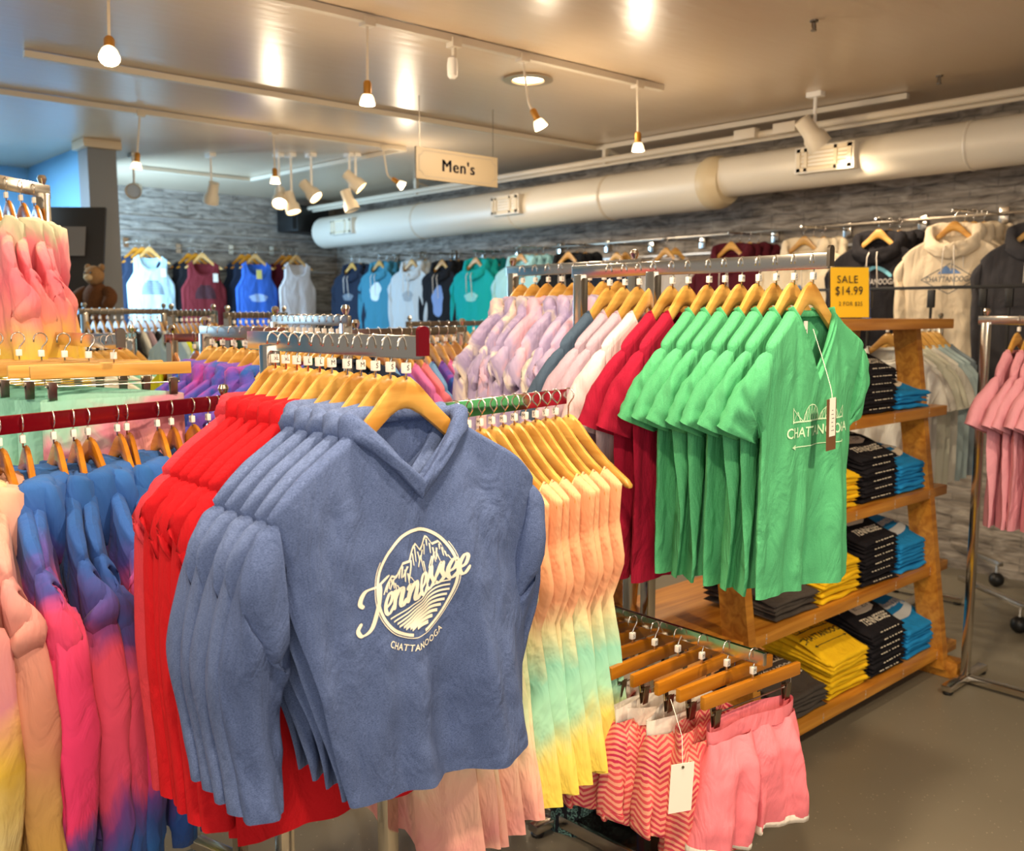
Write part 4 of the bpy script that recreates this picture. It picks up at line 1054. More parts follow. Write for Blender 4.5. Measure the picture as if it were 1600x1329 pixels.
# ---------------------------------------------------------------- 3. pastel tie dye hoodies behind
CN = P(968, 406, 2.9); CN.z = 1.664
CF = CN + AV * .44
items = [(k / 7, dict(name='tie_dye_hoodie', kind='thinhoodie', var=k % 3, res=1, mat=DYE_PASTEL, cat='hoodie', group='pastel tie dye hoodies', label='lilac and pink tie dye hoodie behind the tees, ' + ORD[k].replace('front', 'nearest') + ' of eight')) for k in range(8)]
row('pastel', CN, CF, items, 0, 'honey wooden hanger carrying a pastel tie dye hoodie', 'hangers of the pastel hoodies', 1, None, ['L', 'M', 'M', 'S'], .08)
rack('clothes_rack', 'chrome rack arm carrying the pastel tie dye hoodies', CN + Vector((0, -.06, 0)), CF + AV * .05, CHROME, (0.0, 1.0), 0, .036)

# ---------------------------------------------------------------- 4. dresses on the arm right of the blue shirt
DN = P(690, 628, 1.86); DF = P(868, 610, 2.18); DN.z = DF.z = 1.322
DD = (DF - DN).normalized(); D0 = DN - DD * .12; dl = (DF - D0).length
items = []
for k in range(14):
    f = k / 13
    lab = ORD[k].replace('front', 'nearest')
    items.append((f, dict(name='sleeveless_dress', kind='dress', var=k % 3, res=1, mat=DYE_DRESS2 if k < 6 else DYE_DRESS, cat='dress', group='tie dye dresses', tw=0,
        label=('mint and pink' if k < 6 else 'peach, aqua and yellow') + ' tie dye sleeveless dress, ' + lab + ' on its rail')))
row('dress', D0, DF, items, math.radians(-82), 'honey wooden hanger holding a tie dye dress', 'hangers of the dresses', 1, None, ['L', 'L', 'L', 'L', 'L', 'L', 'M', 'M', 'M', 'M', 'M', 'S', 'S', 'S'], .06)
rack('clothes_rack', 'chrome rack arm carrying the tie dye dresses', D0 - DD * .05, DF + DD * .01, CHROME, (0.0,), 0, .036, True)
e = DF + DD * .055
tag(put('wooden_hanger', HANGER_M, HWOOD, None, e, (0, 0, math.radians(-82))), 'empty looking last wooden hanger at the end of the dress rail', 'hanger', 'hangers of the dresses'); put('hook', HOOK_M, CHROME, bpy.data.objects[COL.objects[-1].name])

# ---------------------------------------------------------------- 5. shorts on clip hangers, low rail under the green tees
SBm = P(1176, 1072, 1.98); SN = SBm + Vector((0, 0, .088)); SF = SN + AV * .52
CHEV_C = None
def chevron_material():
    m, nt, b = new_mat('coral chevron knit'); b.inputs['Roughness'].default_value = .95
    tc = nd(nt, 'ShaderNodeTexCoord'); sx = nd(nt, 'ShaderNodeSeparateXYZ'); nt.links.new(tc.outputs['Object'], sx.inputs[0])
    pp = nd(nt, 'ShaderNodeMath', operation='PINGPONG', i_1=.021); nt.links.new(sx.outputs['X'], pp.inputs[0])
    ad = nd(nt, 'ShaderNodeMath', operation='ADD'); nt.links.new(sx.outputs['Z'], ad.inputs[0]); nt.links.new(pp.outputs[0], ad.inputs[1])
    n = nd(nt, 'ShaderNodeTexNoise', i_Scale=60.0, i_Detail=2.0); nt.links.new(tc.outputs['Object'], n.inputs['Vector'])
    ma = nd(nt, 'ShaderNodeMath', operation='MULTIPLY_ADD', i_1=.006, i_2=0.0); nt.links.new(n.outputs['Fac'], ma.inputs[0])
    a2 = nd(nt, 'ShaderNodeMath', operation='ADD'); nt.links.new(ad.outputs[0], a2.inputs[0]); nt.links.new(ma.outputs[0], a2.inputs[1])
    mu = nd(nt, 'ShaderNodeMath', operation='MULTIPLY', i_1=2 * PI / .0135); nt.links.new(a2.outputs[0], mu.inputs[0])
    si = nd(nt, 'ShaderNodeMath', operation='SINE'); nt.links.new(mu.outputs[0], si.inputs[0])
    m2 = nd(nt, 'ShaderNodeMath', operation='MULTIPLY_ADD', i_1=.5, i_2=.5); nt.links.new(si.outputs[0], m2.inputs[0])
    n2 = nd(nt, 'ShaderNodeTexNoise', i_Scale=9.0); nt.links.new(tc.outputs['Object'], n2.inputs['Vector'])
    r2 = nd(nt, 'ShaderNodeValToRGB'); r2.color_ramp.elements[0].color = lin('#c22a55'); r2.color_ramp.elements[1].color = lin('#e2585a'); r2.color_ramp.elements[0].position = .4; r2.color_ramp.elements[1].position = .6
    nt.links.new(n2.outputs['Fac'], r2.inputs[0])
    mx = nd(nt, 'ShaderNodeMix', data_type='RGBA'); mx.inputs['A'].default_value = lin('#f2a48a')
    rr = nd(nt, 'ShaderNodeValToRGB'); rr.color_ramp.elements[0].position = .4; rr.color_ramp.elements[1].position = .6; nt.links.new(m2.outputs[0], rr.inputs[0])
    nt.links.new(rr.outputs[0], mx.inputs['Factor']); nt.links.new(r2.outputs[0], mx.inputs['B']); nt.links.new(mx.outputs['Result'], b.inputs['Base Color'])
    return m
CHEV = chevron_material(); PINKS = fabric('coral pink french terry', '#f0808a', .06); WTRIM = fabric('off white trim', '#ece2d4', .05)
sh0 = bottoms_meshes('shorts_a', .152, .20, .075, .17, .05, 1, 30, .035, -.145, .045, .013); sh1 = bottoms_meshes('shorts_b', .12, .20, .07, .17, .042, 4, 26, .04, -.145, .02, .01); sh2 = bottoms_meshes('shorts_c', .105, .22, .10, .17, .05, 7, 26, .04, -.145, .015, .014)
for k in range(9):
    p = SN.lerp(SF, k / 8); r = jit(.1) - .02 + (.04 if k == 0 else 0); p = p - BV * (.006 * k)
    clip_hanger(p, r, 'wooden clip hanger holding shorts under the green tees, ' + ORD[k] + ' of the row', 'clip hangers of the shorts', .335, ['M', 'S', 'M', 'L', 'M', 'S'][k % 6])
    if k == 0: bottoms('shorts', sh0, p, r, PINKS, 'coral pink shorts with white trimmed hems at front of the clip hangers', 'shorts', 'shorts on clip hangers', None, WTRIM)
    elif k < 7: bottoms('shorts', sh2 if k == 1 else sh1, p + Vector((-.075, 0, -.01 * (k % 2))), r + jit(.5), CHEV, 'coral chevron shorts ' + ['', 'with patterned waistband, directly behind the pink pair', 'with white waistband, third of the row', 'with white waistband, fourth of the row', 'with white waistband, fifth of the row', 'with white waistband, sixth of the row', 'with white waistband, seventh and farthest of the row'][k], 'shorts', 'shorts on clip hangers', None if k == 1 else WTRIM, None)
rack('clothes_rack', 'low chrome rail holding the clip hangers of shorts', SN + Vector((0, .0, 0)), SF + AV * .25, CHROME, (1.0,), 0, .03, False)
tg = thing('hang_tag', SN + Vector((-.235, .045, -.235)), -.35, 'blank white hang tag dangling in front of the chevron shorts', 'price tag')
put('card', MB().box((0, -.05, 0), (.055, .0012, .105), 0, 0, .05), TAGW, tg); put('eyelet', MB().lathe([(.003, 0), (.003, .002)], (0.002, -.0505, .045), 10, (0, -1, 0)), DARKCHROME, tg)
put('string', MB().tube([(.002, -.05, .046), (.012, -.03, .10), (.014, .0, .135), (.02, .03, .155)], .0007, 5), WHITE, tg)
LEAF = tiedye('dark leaf print', [(.40, '#15151c'), (.52, '#18202a'), (.55, '#79a59a'), (.60, '#1a1a20'), (.7, '#2b4a4a')], .9, 30.0, .9, 0)
pl_ = bottoms_meshes('trousers', .15, .26, .2, .17, .045, 3, 24, .035, -.145, .0, .01)
for k in range(3):
    p = P(934 + 16 * k, 1062 - 8 * k, 2.62 + .07 * k)
    bottoms('shorts', pl_, p, -.2, LEAF, 'dark leaf patterned shorts hanging behind the dresses, ' + ['nearest', 'middle', 'farthest'][k] + ' of three', 'shorts', 'dark leaf shorts', None, None)
    clip_hanger(p, -.2, 'wooden clip hanger of the dark leaf shorts, ' + ['nearest', 'middle', 'farthest'][k] + ' of three', 'clip hangers of the leaf shorts', .33)
rack('clothes_rack', 'low chrome rail holding the dark leaf patterned shorts', P(930, 1050, 2.6), P(982, 1042, 2.95), CHROME, (1.0,), 0, .03, False)
# black mirror base plate with chrome rim under the dress rack
bc = (onZ(868, 1262, .03) + onZ(1063, 1312, .03)) / 2
q0, q1 = onZ(868, 1262, .05), onZ(1000, 1332, .05)
t = thing('floor_plinth', (q0.x + .30, q0.y - .12, 0), math.radians(3), 'glossy black rack base plate with a chrome rim on the floor', 'rack base')
put('plate', MB().box((0, 0, .035), (.62, .62, .03), 0, .004), plain('glossy black laminate', '#0d0c0c', .08), t)
m = MB()
for s in (-1, 1): m.box((s * .315, 0, .036), (.014, .644, .036), 0, .002); m.box((0, s * .315, .036), (.644, .014, .036), 0, .002)
put('rim', m, CHROME, t)
for sx in (-1, 1):
    for sy in (-1, 1): put('foot', MB().lathe([(.02, 0), (.02, .02)], (sx * .26, sy * .26, 0), 12), BLACKP, t)

# ---------------------------------------------------------------- 6. tie dye hoodies on the red rail (front left)
LN = P(-30, 665, 1.83); LF = P(350, 634, 2.36); LN.z = LF.z = 1.293
lfr = [.02, .1, .21, .285, .34, .46, .50, .635, .70, .80, .88, .94]
Lm = [DYE_P, DYE_S, DYE_L, DYE_L, DYE_L2, DYE_L2, DYE_L, DYE_L2, DYE_L, DYE_L2, DYE_L]
Ln = ['peach and yellow tie dye hoodie at the lower left corner', 'salmon and tan tie dye hoodie beside the peach and yellow one', 'hot pink and blue tie dye hoodie next to the salmon one', 'hot pink and blue tie dye hoodie, fourth along the red rail', 'blue and coral tie dye hoodie, fifth along the red rail', 'blue and coral tie dye hoodie, sixth along the red rail', 'blue and pink tie dye hoodie, seventh along the red rail', 'blue and coral tie dye hoodie, eighth along the red rail', 'blue and pink tie dye hoodie, ninth along the red rail', 'blue and coral tie dye hoodie, tenth along the red rail', 'blue and pink tie dye hoodie nearest the red hooded shirts']
lfr = [-.09, .0] + [q + .035 for q in lfr]; lfr[-1] = .965
items = [(lfr[k], dict(name='tie_dye_hoodie', kind='hoodie', var=k % 3, res=2 if k < 5 else 1, mat=Lm[k], cat='hoodie', group='tie dye hoodies on the red rail', label=Ln[k])) for k in range(11)] + [(q, None) for q in lfr[11:]]
row('left', LN, LF, items, math.radians(-90), 'amber wooden hanger on the red rail', 'hangers on the red rail', 1, HWOODD, ['L', 'L', 'L', 'L', 'L', 'L', 'L', 'XL', 'L', 'XL', 'XL', 'XL', 'XL', 'XL'], .10)
rack('clothes_rack', 'rail tinted with red reflections, with a chrome ball end carrying tie dye hoodies', LN - (LF - LN).normalized() * .2, LF, REDRAIL, (1.0,), 0, .038, True)

# ---------------------------------------------------------------- 7. pink tie dye hoodies on the tall rack (upper left)
PN = P(-22, 284, 2.62); PF = P(66, 291, 2.86); PN.z = PF.z = 1.5 + .385
items = [(f, dict(name='tie_dye_hoodie', kind='hoodie', var=(k + 1) % 3, res=1, mat=DYE_PINK, cat='hoodie', group='pink tie dye hoodies', label='pink and yellow tie dye hoodie on the tall rack, ' + ['at the left edge', 'second from the left', 'third from the left', 'fourth and rightmost'][k])) for k, f in enumerate((.08, .32, .58, .82))]
row('pink', PN, PF, items, math.radians(-90), 'amber wooden hanger of the pink tie dye hoodies', 'hangers of the pink tie dye hoodies', 1, HWOODD, None, .08)
rack('clothes_rack', 'tall chrome rack arm carrying the pink tie dye hoodies', PN, PF, CHROME, (1.0,), 0, .04, True)

# ---------------------------------------------------------------- 8. aqua joggers on clip hangers (left)
JN = P(176, 527, 2.2); JF = JN + AV * .42; JN.z = JF.z = 1.452
pj = bottoms_meshes('joggers', .168, .30, .55, .17, .05, 2, 36, .045, -.145, .0, .012)
for k in range(6):
    p = JN.lerp(JF, k / 5) - BV * .03 * k
    clip_hanger(p, -.02 + jit(.04) + (.06 if k == 1 else 0), 'wide wooden clip hanger holding aqua joggers, ' + ORD[k] + ' of six', 'clip hangers of the joggers', .365, None, HWOOD)
    bottoms('jogger_trousers', pj, p, -.02 + jit(.04), DYE_AQUAP if k == 0 else DYE_AQUA, ['aqua joggers with a pink tie dye patch, front of the clip hangers', 'aqua tie dye joggers directly behind the front pair', 'aqua tie dye joggers, third pair from the front', 'aqua tie dye joggers, fourth pair from the front', 'aqua tie dye joggers, fifth pair from the front', 'aqua tie dye joggers, rearmost pair at the left'][k], 'trousers', 'aqua tie dye joggers')
rack('clothes_rack', 'chrome rack arm carrying the aqua tie dye joggers', JN + Vector((0, -.02, 0)), JF + AV * .12, CHROME, (1.0,), 0, .034, True, DARKCHROME)
# ================================================================== A FRAME SHELF WITH FOLDED TEES
SBX, SBY = 3.945, 1.578
SL = 1.62; LEVELS = [(.10, 1.578, .62), (.445, 1.625, .55), (.765, 1.645, .5), (1.10, 1.663, .46), (1.46, 1.655, .46)]
t = thing('display_shelf', (SBX - SL / 2, SBY + .3, 0), 0, 'orange pine A frame display shelf with folded tees beside the aisle', 'shelf')
ox, oy = SBX - SL / 2, SBY + .3
for k, (z, yf, dp) in enumerate(LEVELS):
    s = put('shelf_board', MB().box((0, yf + dp / 2 - oy, z), (SL + (.0 if k else .04), dp, .04), 0, .003), SHELFWOOD, t)
    if k < 4:
        for q in range(6):
            a = Art()
            for ch, zz in (('S', .012), ('M', .0), ('L', -.012)): a.text(ch, (0, zz), .012, .004)
            flat_art('size_sticker', a, TAGW, s, (SL / 2 - .17 - q * .30, yf - oy - .0012, z))
for sx in (-1, 1):
    for sy in (-1, 1):
        x = sx * (SL / 2 - .14); y0 = .02 + sy * (.30 + .0); y1 = .04 + sy * .13
        m = MB(); rings = []
        for z, y in ((.04, y0), (1.44, y1)): rings.append([(x - .02, y - .05, z), (x + .02, y - .05, z), (x + .02, y + .05, z), (x - .02, y + .05, z)])
        put('leg', m.loft(rings), SHELFWOOD, t)
    put('foot', MB().box((sx * (SL / 2 - .09), .02, .035), (.09, .78, .07), 0, .006), SHELFWOOD, t)
NVB = fabric('black folded jersey', '#17151a', .1); AZB = fabric('azure folded jersey', '#1c86c4', .1); YLB = fabric('yellow folded jersey', '#f2c21a', .05); GRB = fabric('charcoal folded jersey', '#4d4640', .1)
FOLDT = {}
def art_black():
    a = Art(); w = lambda x, y: (x, y - x * x * 2.2)
    a.text('CHATTANOOGA', (0, .062), .036, .012, 0, 1, .8, lambda x, y: (x, y - x * x * 3.0))
    a.poly([(-.06, -.012), (-.064, .006), (-.058, .028), (-.02, .036), (.03, .03), (.06, .016), (.062, -.002), (.03, -.014)])
    a.text('TENNESSEE', (.0, -.045), .036, .014, 0, 1, .85); return a
def art_black_in(): return Art().text('EST. 1839', (0, .01), .022, .006)
def art_blue():
    s, wl = script('Chattanooga', .28, .3); a = Art(); a.merge(s, (0, .03), .024, math.radians(6))
    pts = [(-.07, -.015), (-.02, -.008), (.04, .0), (.10, .018)]; q = catmull(pts, 16)
    a.strip([(x, y) for x, y in q], [(x, y - .020 - .012 * math.sin(i / 15 * PI)) for i, (x, y) in enumerate(q)]); return a
def art_yellow():
    a = Art(); w2 = .09
    a.line((-w2, .04), (w2, .04), .003)
    for c, ww, hh in ((-.03, .034, .034), (.036, .034, .034)):
        pts = [(c + ww * math.cos(q), .04 + hh * math.sin(q)) for q in np.linspace(PI, 0, 8)]
        for i in range(7): a.line(pts[i], pts[i + 1], .0024); a.line((pts[i][0], .04), pts[i + 1], .0016)
    a.line((-w2, .04), (-w2, .066), .003); a.line((-w2, .066), (-.066, .04), .002); a.line((w2, .066), (.07, .04), .002)
    a.text('CHATTANOOGA', (0, .008), .029, .014); a.line((-w2, -.022), (w2, -.022), .002)
    for s in (-1, 1): a.poly([(s * w2, -.022), (s * (w2 - .012), -.017), (s * (w2 - .012), -.027)])
    return a
def print_top(ob, art, mat, c, name='print'):
    me = ob.data; tree = BVHTree.FromPolygons([v.co for v in me.vertices], [tuple(p.vertices) for p in me.polygons])
    bm = art_bm(art, .012); kill = []
    for v in bm.verts:
        x, y = v.co.x + c[0], v.co.z + c[1]; h, _, _, _ = tree.ray_cast(Vector((x, y, 1)), Vector((0, 0, -1)))
        if h is None: kill.append(v)
        else: v.co = h + Vector((0, 0, .0012))
    bmesh.ops.delete(bm, geom=kill, context='VERTS')
    me2 = bm_mesh(bm, name); return put(name, me2, mat, ob)
LEV = ['bottom shelf', 'second shelf from the floor', 'third shelf from the floor', 'shelf under the top board']
def stack(x, lev, n, mat, cname, d=.30, art=None, ink=None, extra=None, w=.275):
    z, yf, dp = LEVELS[lev]; z0 = z + .0205; tt = .0175
    for k in range(n):
        top = k == n - 1
        me = FOLDTOP[(k + lev) % 3] if top else FOLD[(k * 3 + lev + int(x * 7)) % 4]
        tilt = .017 * k
        o = put('folded_tee', me, mat, None, (x + jit(.006), yf + .025 + d / 2 + jit(.006), z0 + .0125 + k * tt + .006 * (k > 0)), (tilt, 0, jit(.03)))
        where = 'top of its stack, %s' % LEV[lev] if top else '%s from the bottom, %s' % (ORD[k].replace('front', 'first'), LEV[lev])
        tag(o, 'folded %s tee, %s' % (cname, where), 't-shirt', 'folded %s tees on the %s' % (cname, LEV[lev]))
        if top and art: print_top(o, art, ink, (0, -.03))
        if top and extra: print_top(o, extra, INK, (0, -.03), 'print_date')
        if not top and cname == 'black' and k % 2 == 0:
            b = MB()
            for q in range(7): b.box((-.07 + q * .022 + jit(.004), -d / 2 - .0055, .008), (.010 + jit(.004), .003, .0022))
            put('print_edge', b, PRINTW, o)
AB, AI, AU, AY = art_black(), art_black_in(), art_blue(), art_yellow()
for q_ in (AB, AI, AU, AY): q_.v = [(x * 1.28, y * 1.3) for x, y in q_.v]
for lev, spec in enumerate(((8, 12, 10, 6), (8, 12, 9, 5), (8, 12, 9, 5), (5, 12, 6, 5))):
    stack(3.70, lev, spec[0], AZB, 'azure blue', .30, AU, plain('pale blue print ink', '#d5dbdc', .75) if lev in (0, 1) else PRINTW)
    stack(3.41, lev, spec[1], NVB, 'black', .30, AB, PRINTW, AI)
    stack(3.105, lev, spec[2], YLB, 'yellow', .30, AY, INK)
    stack(2.81, lev, spec[3], GRB, 'charcoal', .30, AY, PRINTW)
# sale sign on the top board
sg = onZ(1316, 486, 1.481) ; sg = P(1318, 483, 3.78)
t = thing('sale_sign', (3.345, 1.80, 1.481), math.radians(-36), 'yellow sale sign in a clear stand on the top shelf board', 'sign')
put('card', MB().box((0, .0, .10), (.152, .002, .19), 0, 0, 0, -.10), plain('yellow sign card', '#f3bf12', .35), t)
acr = plain('clear acrylic', '#f4f4f0', .05, 0, None, 0, .5, 0, 0, 1.0)
put('holder', MB().box((0, .006, .10), (.168, .002, .2), 0, 0, 0, -.10).box((0, .05, .003), (.172, .12, .003)), acr, t)
for a in (Art().text('SALE', (-.012, .048), .040, .0, 0, 1.15, .9), Art().text('$14.99', (-.006, .005), .046, .0, 0, 1.1, .8), Art().text('2 FOR $25', (.0, -.044), .022, .0, 0, 1.15, .85)):
    flat_art('lettering', a, INK, t, (0, -.0085, .10), (-.10, 0, 0))

# ================================================================== RIGHT EDGE RACKS
PINKT = fabric('light pink jersey', '#dd98a4', .08)
RN = P(1755, 494, 3.3); RF = RN + AV * .34; RN.z = RF.z = 1.492
items = [(k / 8, dict(name='tee', kind='tee', var=k % 3, res=1, mat=PINKT, cat='t-shirt', group='light pink tees', label='light pink short sleeve tee at the right edge, ' + ORD[k].replace('front', 'nearest') + ' of nine')) for k in range(9)]
row('pinktees', RN, RF, items, 0, 'honey wooden hanger of the light pink tees', 'hangers of the light pink tees', 1, None, None, .06)
rack('clothes_rack', 'chrome rack arm carrying the light pink tees at the right edge', RN, RF + AV * .12, CHROME, (1.0,), 0, .034, True)
WT = [fabric('white jersey', '#e8e6da', .05), fabric('cream jersey', '#dfe0cc', .05), fabric('pale blue jersey', '#b9cfd2', .05), fabric('grey blue jersey', '#8a99a2', .1)]
VN = P(1388, 498, 4.3); VF = P(1462, 497, 4.75); VN.z = VF.z = 1.475
items = [(k / 7, dict(name='tee', kind='tee', var=k % 3, res=0, mat=WT[[0, 0, 1, 1, 0, 2, 2, 3][k]], cat='t-shirt', group='pale tees behind the shelf', label=['white', 'white', 'cream', 'cream', 'white', 'pale blue', 'pale blue', 'grey blue'][k] + ' tee behind the wooden shelf, ' + ORD[k].replace('front', 'nearest') + ' of eight')) for k in range(8)]
row('whitetees', VN, VF, items, math.radians(-90), 'honey wooden hanger of the pale tees behind the shelf', 'hangers of the pale tees', 0, None, None, .06)
rack('clothes_rack', 'chrome rack arm carrying pale tees behind the wooden shelf', VN, VF + BV * .06, CHROME, (1.0,), 0, .034, True)
for px, py, d, lab in ((1556, 918, 5.0, 'black and chrome caster ball on the floor behind the shelf'), (1592, 985, 4.25, 'black caster ball at the right edge of the floor')):
    c = P(px, py, d); t = thing('rolling_rack', (c.x, c.y, 0), 0, lab, 'clothes rack')
    put('caster', blob(MB(), (0, 0, .04), (.04, .04, .04)), BLACKP, t)
    put('hub_cap', MB().lathe([(0, .030), (.022, .027), (.032, .014), (.034, .0)], (0, 0, .04), 20, (-.7, -.72, .05)), CHROME, t)
    put('stem', MB().tube([(0, 0, .07), (0, 0, .13)], .008, 8), CHROME, t)
    put('bar', MB().box((.12, .18, .135), (.03, .5, .025), -.6, .002), CHROME, t)

# ================================================================== WALL CLOTHES
def wall_stack(px, py, X, n, kind, mats, nm, cat, labels, group, scale=1.0, gap=.05, prints=None, hm=HWOOD):
    p = onX(px, py, X)
    for k in range(n):
        q = p + Vector((gap * k, jit(.006) - .03 * k, 0)); r = math.radians(-90) + jit(.05) + .12
        hanger(q, r, 'hanger of ' + labels[k], group + ' hangers', hm, None, False)
        o = garment(nm, kind, SP[kind], k % 3, 1 if k == 0 else 0, q, r, mats[k % len(mats)], labels[k], cat, group, WTRIM)
        if k == 0 and prints: prints(o)
    w = MB().tube([(-.03, 0, 0), (gap * n, -.02 * n, 0), (WX - p.x - .02, -.02 * n, 0)], .006, 8).box((WX - p.x - .02, -.02 * n, 0), (.012, .05, .09), 0, .002)
    tag(put('faceout_arm', w, CHROME, None, p + Vector((0, 0, -.008))), 'chrome wall arm holding ' + labels[0].split(' with')[0], 'display arm', 'wall arms')
BEIGE = fabric('oatmeal fleece', '#d9c7ab', .1); BLACKF = fabric('black fleece', '#1d1b1f', .1); CREAM = fabric('cream fleece', '#e2d3b8', .06); MAROON = fabric('maroon fleece', '#4f1220', .1)
NAVYF = fabric('dark navy fleece', '#20293a', .1); STEEL = fabric('steel teal jersey', '#3d7f95', .15); LGREY = fabric('light grey jersey', '#bfc5c6', .1); BLK2 = fabric('soft black jersey', '#191b20', .1); TEAL = fabric('bright teal jersey', '#12a7a6', .1); TEALD = fabric('deep teal jersey', '#0e6f74', .1); LBLUE = fabric('light aqua jersey', '#9fd6e2', .08); CHAR = fabric('charcoal fleece', '#3f3d40', .1)
def pr_beige(o):
    a = Art().text('CHATTANOOGA', (0, 0), .042, .006, 0, 1, .72)
    for s in (-1, 1): a.line((s * .14, .0), (0, .085), .004); a.line((s * .14, -.0), (0, -.075), .004)
    a.line((-.03, -.035), (.03, -.035), .007); a.line((-.02, -.048), (.02, -.048), .005); print_on(o, a, PRINTGREY if False else plain('slate print ink', '#5a5f66', .75), (0, -.37))
    m = Art(); m.poly([(-.06, .03), (-.02, .075), (.0, .055), (.02, .06), (.06, .03)]); print_on(o, m, plain('blue print ink', '#5a79a8', .75), (0, -.37), 'print_mountain')
def pr_black(o):
    a = Art().text('CHATTANOOGA', (0, 0), .045, .008, 0, 1, .72); a.line((-.03, -.042), (.03, -.042), .009); print_on(o, a, PRINTGREY, (0, -.36))
    m = Art().stroke([(-.10, .03), (-.05, .06), (0, .085)], .02).stroke([(0, .085), (.05, .065), (.10, .03)], .02); print_on(o, m, plain('sky print ink', '#6fb2c6', .75), (0, -.36), 'print_mountain')
def pr_blob(col, w, h, zc=-.4):
    def f(o):
        a = Art(); a.poly([(w * math.cos(q) * (1 + .12 * math.sin(5 * q)), h * math.sin(q)) for q in np.linspace(0, 2 * PI, 28, endpoint=False)])
        print_on(o, a, plain('print ' + col, col, .75), (0, zc))
    return f
def pr_cream(o):
    m = Art().poly([(-.07, -.03), (-.03, .02), (0, .045), (.02, .03), (.07, -.03)]); print_on(o, m, plain('blue print ink', '#5a79a8', .75), (0, -.40), 'print_mountain')
wall_stack(1492, 326, 5.08, 4, 'wallhoodie', [BEIGE], 'hoodie', 'hoodie', ['oatmeal hoodie with a diamond badge print on the right wall', 'oatmeal hoodie directly behind the badge print one', 'oatmeal hoodie third toward the wall', 'oatmeal hoodie nearest the wall'], 'oatmeal hoodies', 1, .05, pr_beige)
wall_stack(1372, 340, 5.10, 3, 'wallhoodie', [BLACKF], 'hoodie', 'hoodie', ['black hoodie with a mountain arc print on the right wall', 'black hoodie behind the mountain print one', 'black hoodie nearest the wall, beside the oatmeal ones'], 'black wall hoodies', 1, .07, pr_black)
wall_stack(1256, 352, 5.12, 3, 'wallhoodie', [CREAM], 'hoodie', 'hoodie', ['cream hoodie left of the sale sign on the wall', 'cream hoodie behind the front cream one', 'cream hoodie nearest the wall'], 'cream wall hoodies', 1, .06, pr_cream)
wall_stack(1142, 362, 5.14, 4, 'wallhoodie', [MAROON], 'hoodie', 'hoodie', ['maroon hoodie hanging above the green tee hangers', 'maroon hoodie second toward the wall', 'maroon hoodie third toward the wall', 'maroon hoodie nearest the wall'], 'maroon wall hoodies', 1, .06)
wall_stack(1040, 372, 5.16, 2, 'tee', [fabric('pale grey jersey', '#bdb6b0', .1)], 'tee', 't-shirt', ['pale grey tee on the wall behind the chrome hooks', 'pale grey tee nearest the wall'], 'pale grey wall tees', 1, .06)
wall_stack(963, 380, 5.18, 2, 'tee', [NAVYF], 'tee', 't-shirt', ['navy tee on the wall behind the chrome rack post', 'navy tee nearest the wall beside the black ones'], 'navy wall tees', 1, .06)
wall_stack(888, 380, 5.16, 3, 'wallhoodie', [BLK2], 'hoodie', 'hoodie', ['dark hoodie with pale arc print above the pastel hoodies', 'dark hoodie second toward the wall above the pastels', 'dark hoodie nearest the wall above the pastels'], 'dark wall hoodies', 1, .06, pr_blob('#8f97a0', .1, .04))
wall_stack(812, 384, 5.16, 4, 'wallhoodie', [LBLUE], 'hooded_shirt', 'shirt', ['light aqua hooded shirt on the far wall', 'light aqua hooded shirt second toward the wall', 'light aqua hooded shirt third toward the wall', 'light aqua hooded shirt nearest the wall'], 'light aqua wall shirts', 1, .06, pr_blob('#e6eef0', .05, .03))
wall_stack(743, 390, 5.14, 4, 'wallhoodie', [TEAL, TEAL, TEALD, TEALD], 'hooded_shirt', 'shirt', ['bright teal hooded shirt with pale chest print on the far wall', 'bright teal hooded shirt second toward the wall', 'deep teal hooded shirt third toward the wall', 'deep teal hooded shirt nearest the wall'], 'teal wall shirts', 1, .07, pr_blob('#8fd2cf', .08, .04))
wall_stack(690, 394, 5.12, 3, 'wallhoodie', [BLK2], 'hooded_shirt', 'shirt', ['black hooded shirt with an oval blue print on the far wall', 'black hooded shirt behind the oval print one', 'black hooded shirt nearest the wall beside the teal ones'], 'black wall shirts', 1, .07, pr_blob('#7e98c8', .075, .14, -.43))
wall_stack(642, 394, 5.08, 3, 'wallhoodie', [LGREY], 'hooded_shirt', 'shirt', ['light grey hooded shirt on the far wall', 'light grey hooded shirt second toward the wall', 'light grey hooded shirt nearest the wall'], 'light grey wall shirts', 1, .06, pr_blob('#9aa0a4', .07, .05))
wall_stack(592, 396, 5.06, 3, 'wallhoodie', [STEEL], 'hooded_shirt', 'shirt', ['steel teal hooded shirt with a white print on the far wall', 'steel teal hooded shirt second toward the wall', 'steel teal hooded shirt nearest the wall'], 'steel teal wall shirts', 1, .07, pr_blob('#d5dfe0', .08, .09, -.36))
wall_stack(549, 400, 5.02, 2, 'wallhoodie', [NAVYF], 'hoodie', 'hoodie', ['dark navy hoodie nearest the far corner', 'dark navy hoodie between the corner and its front neighbour'], 'navy wall hoodies', 1, .07, pr_blob('#6d7680', .08, .035))
wall_stack(1625, 324, 5.02, 2, 'wallhoodie', [CHAR], 'hoodie', 'hoodie', ['charcoal hoodie cut by the right edge of the picture', 'charcoal hoodie nearest the wall at the right edge'], 'charcoal wall hoodies', 1, .07)
tag(put('wall_rail', MB().box((0, 0, 0), (.012, 5.4, .014), 0, .002), DARKCHROME, None, (WX - .06, 3.9, 2.05)), 'upper chrome hanging rail along the right stone wall', 'rail')
t = thing('wall_rail', (4.72, 2.15, 0), 0, 'thin dark rail with black clips in front of the oatmeal hoodies', 'rail')
put('bar', MB().box((0, 0, 1.63), (.016, 1.9, .016), 0, .002), BLACKP, t)
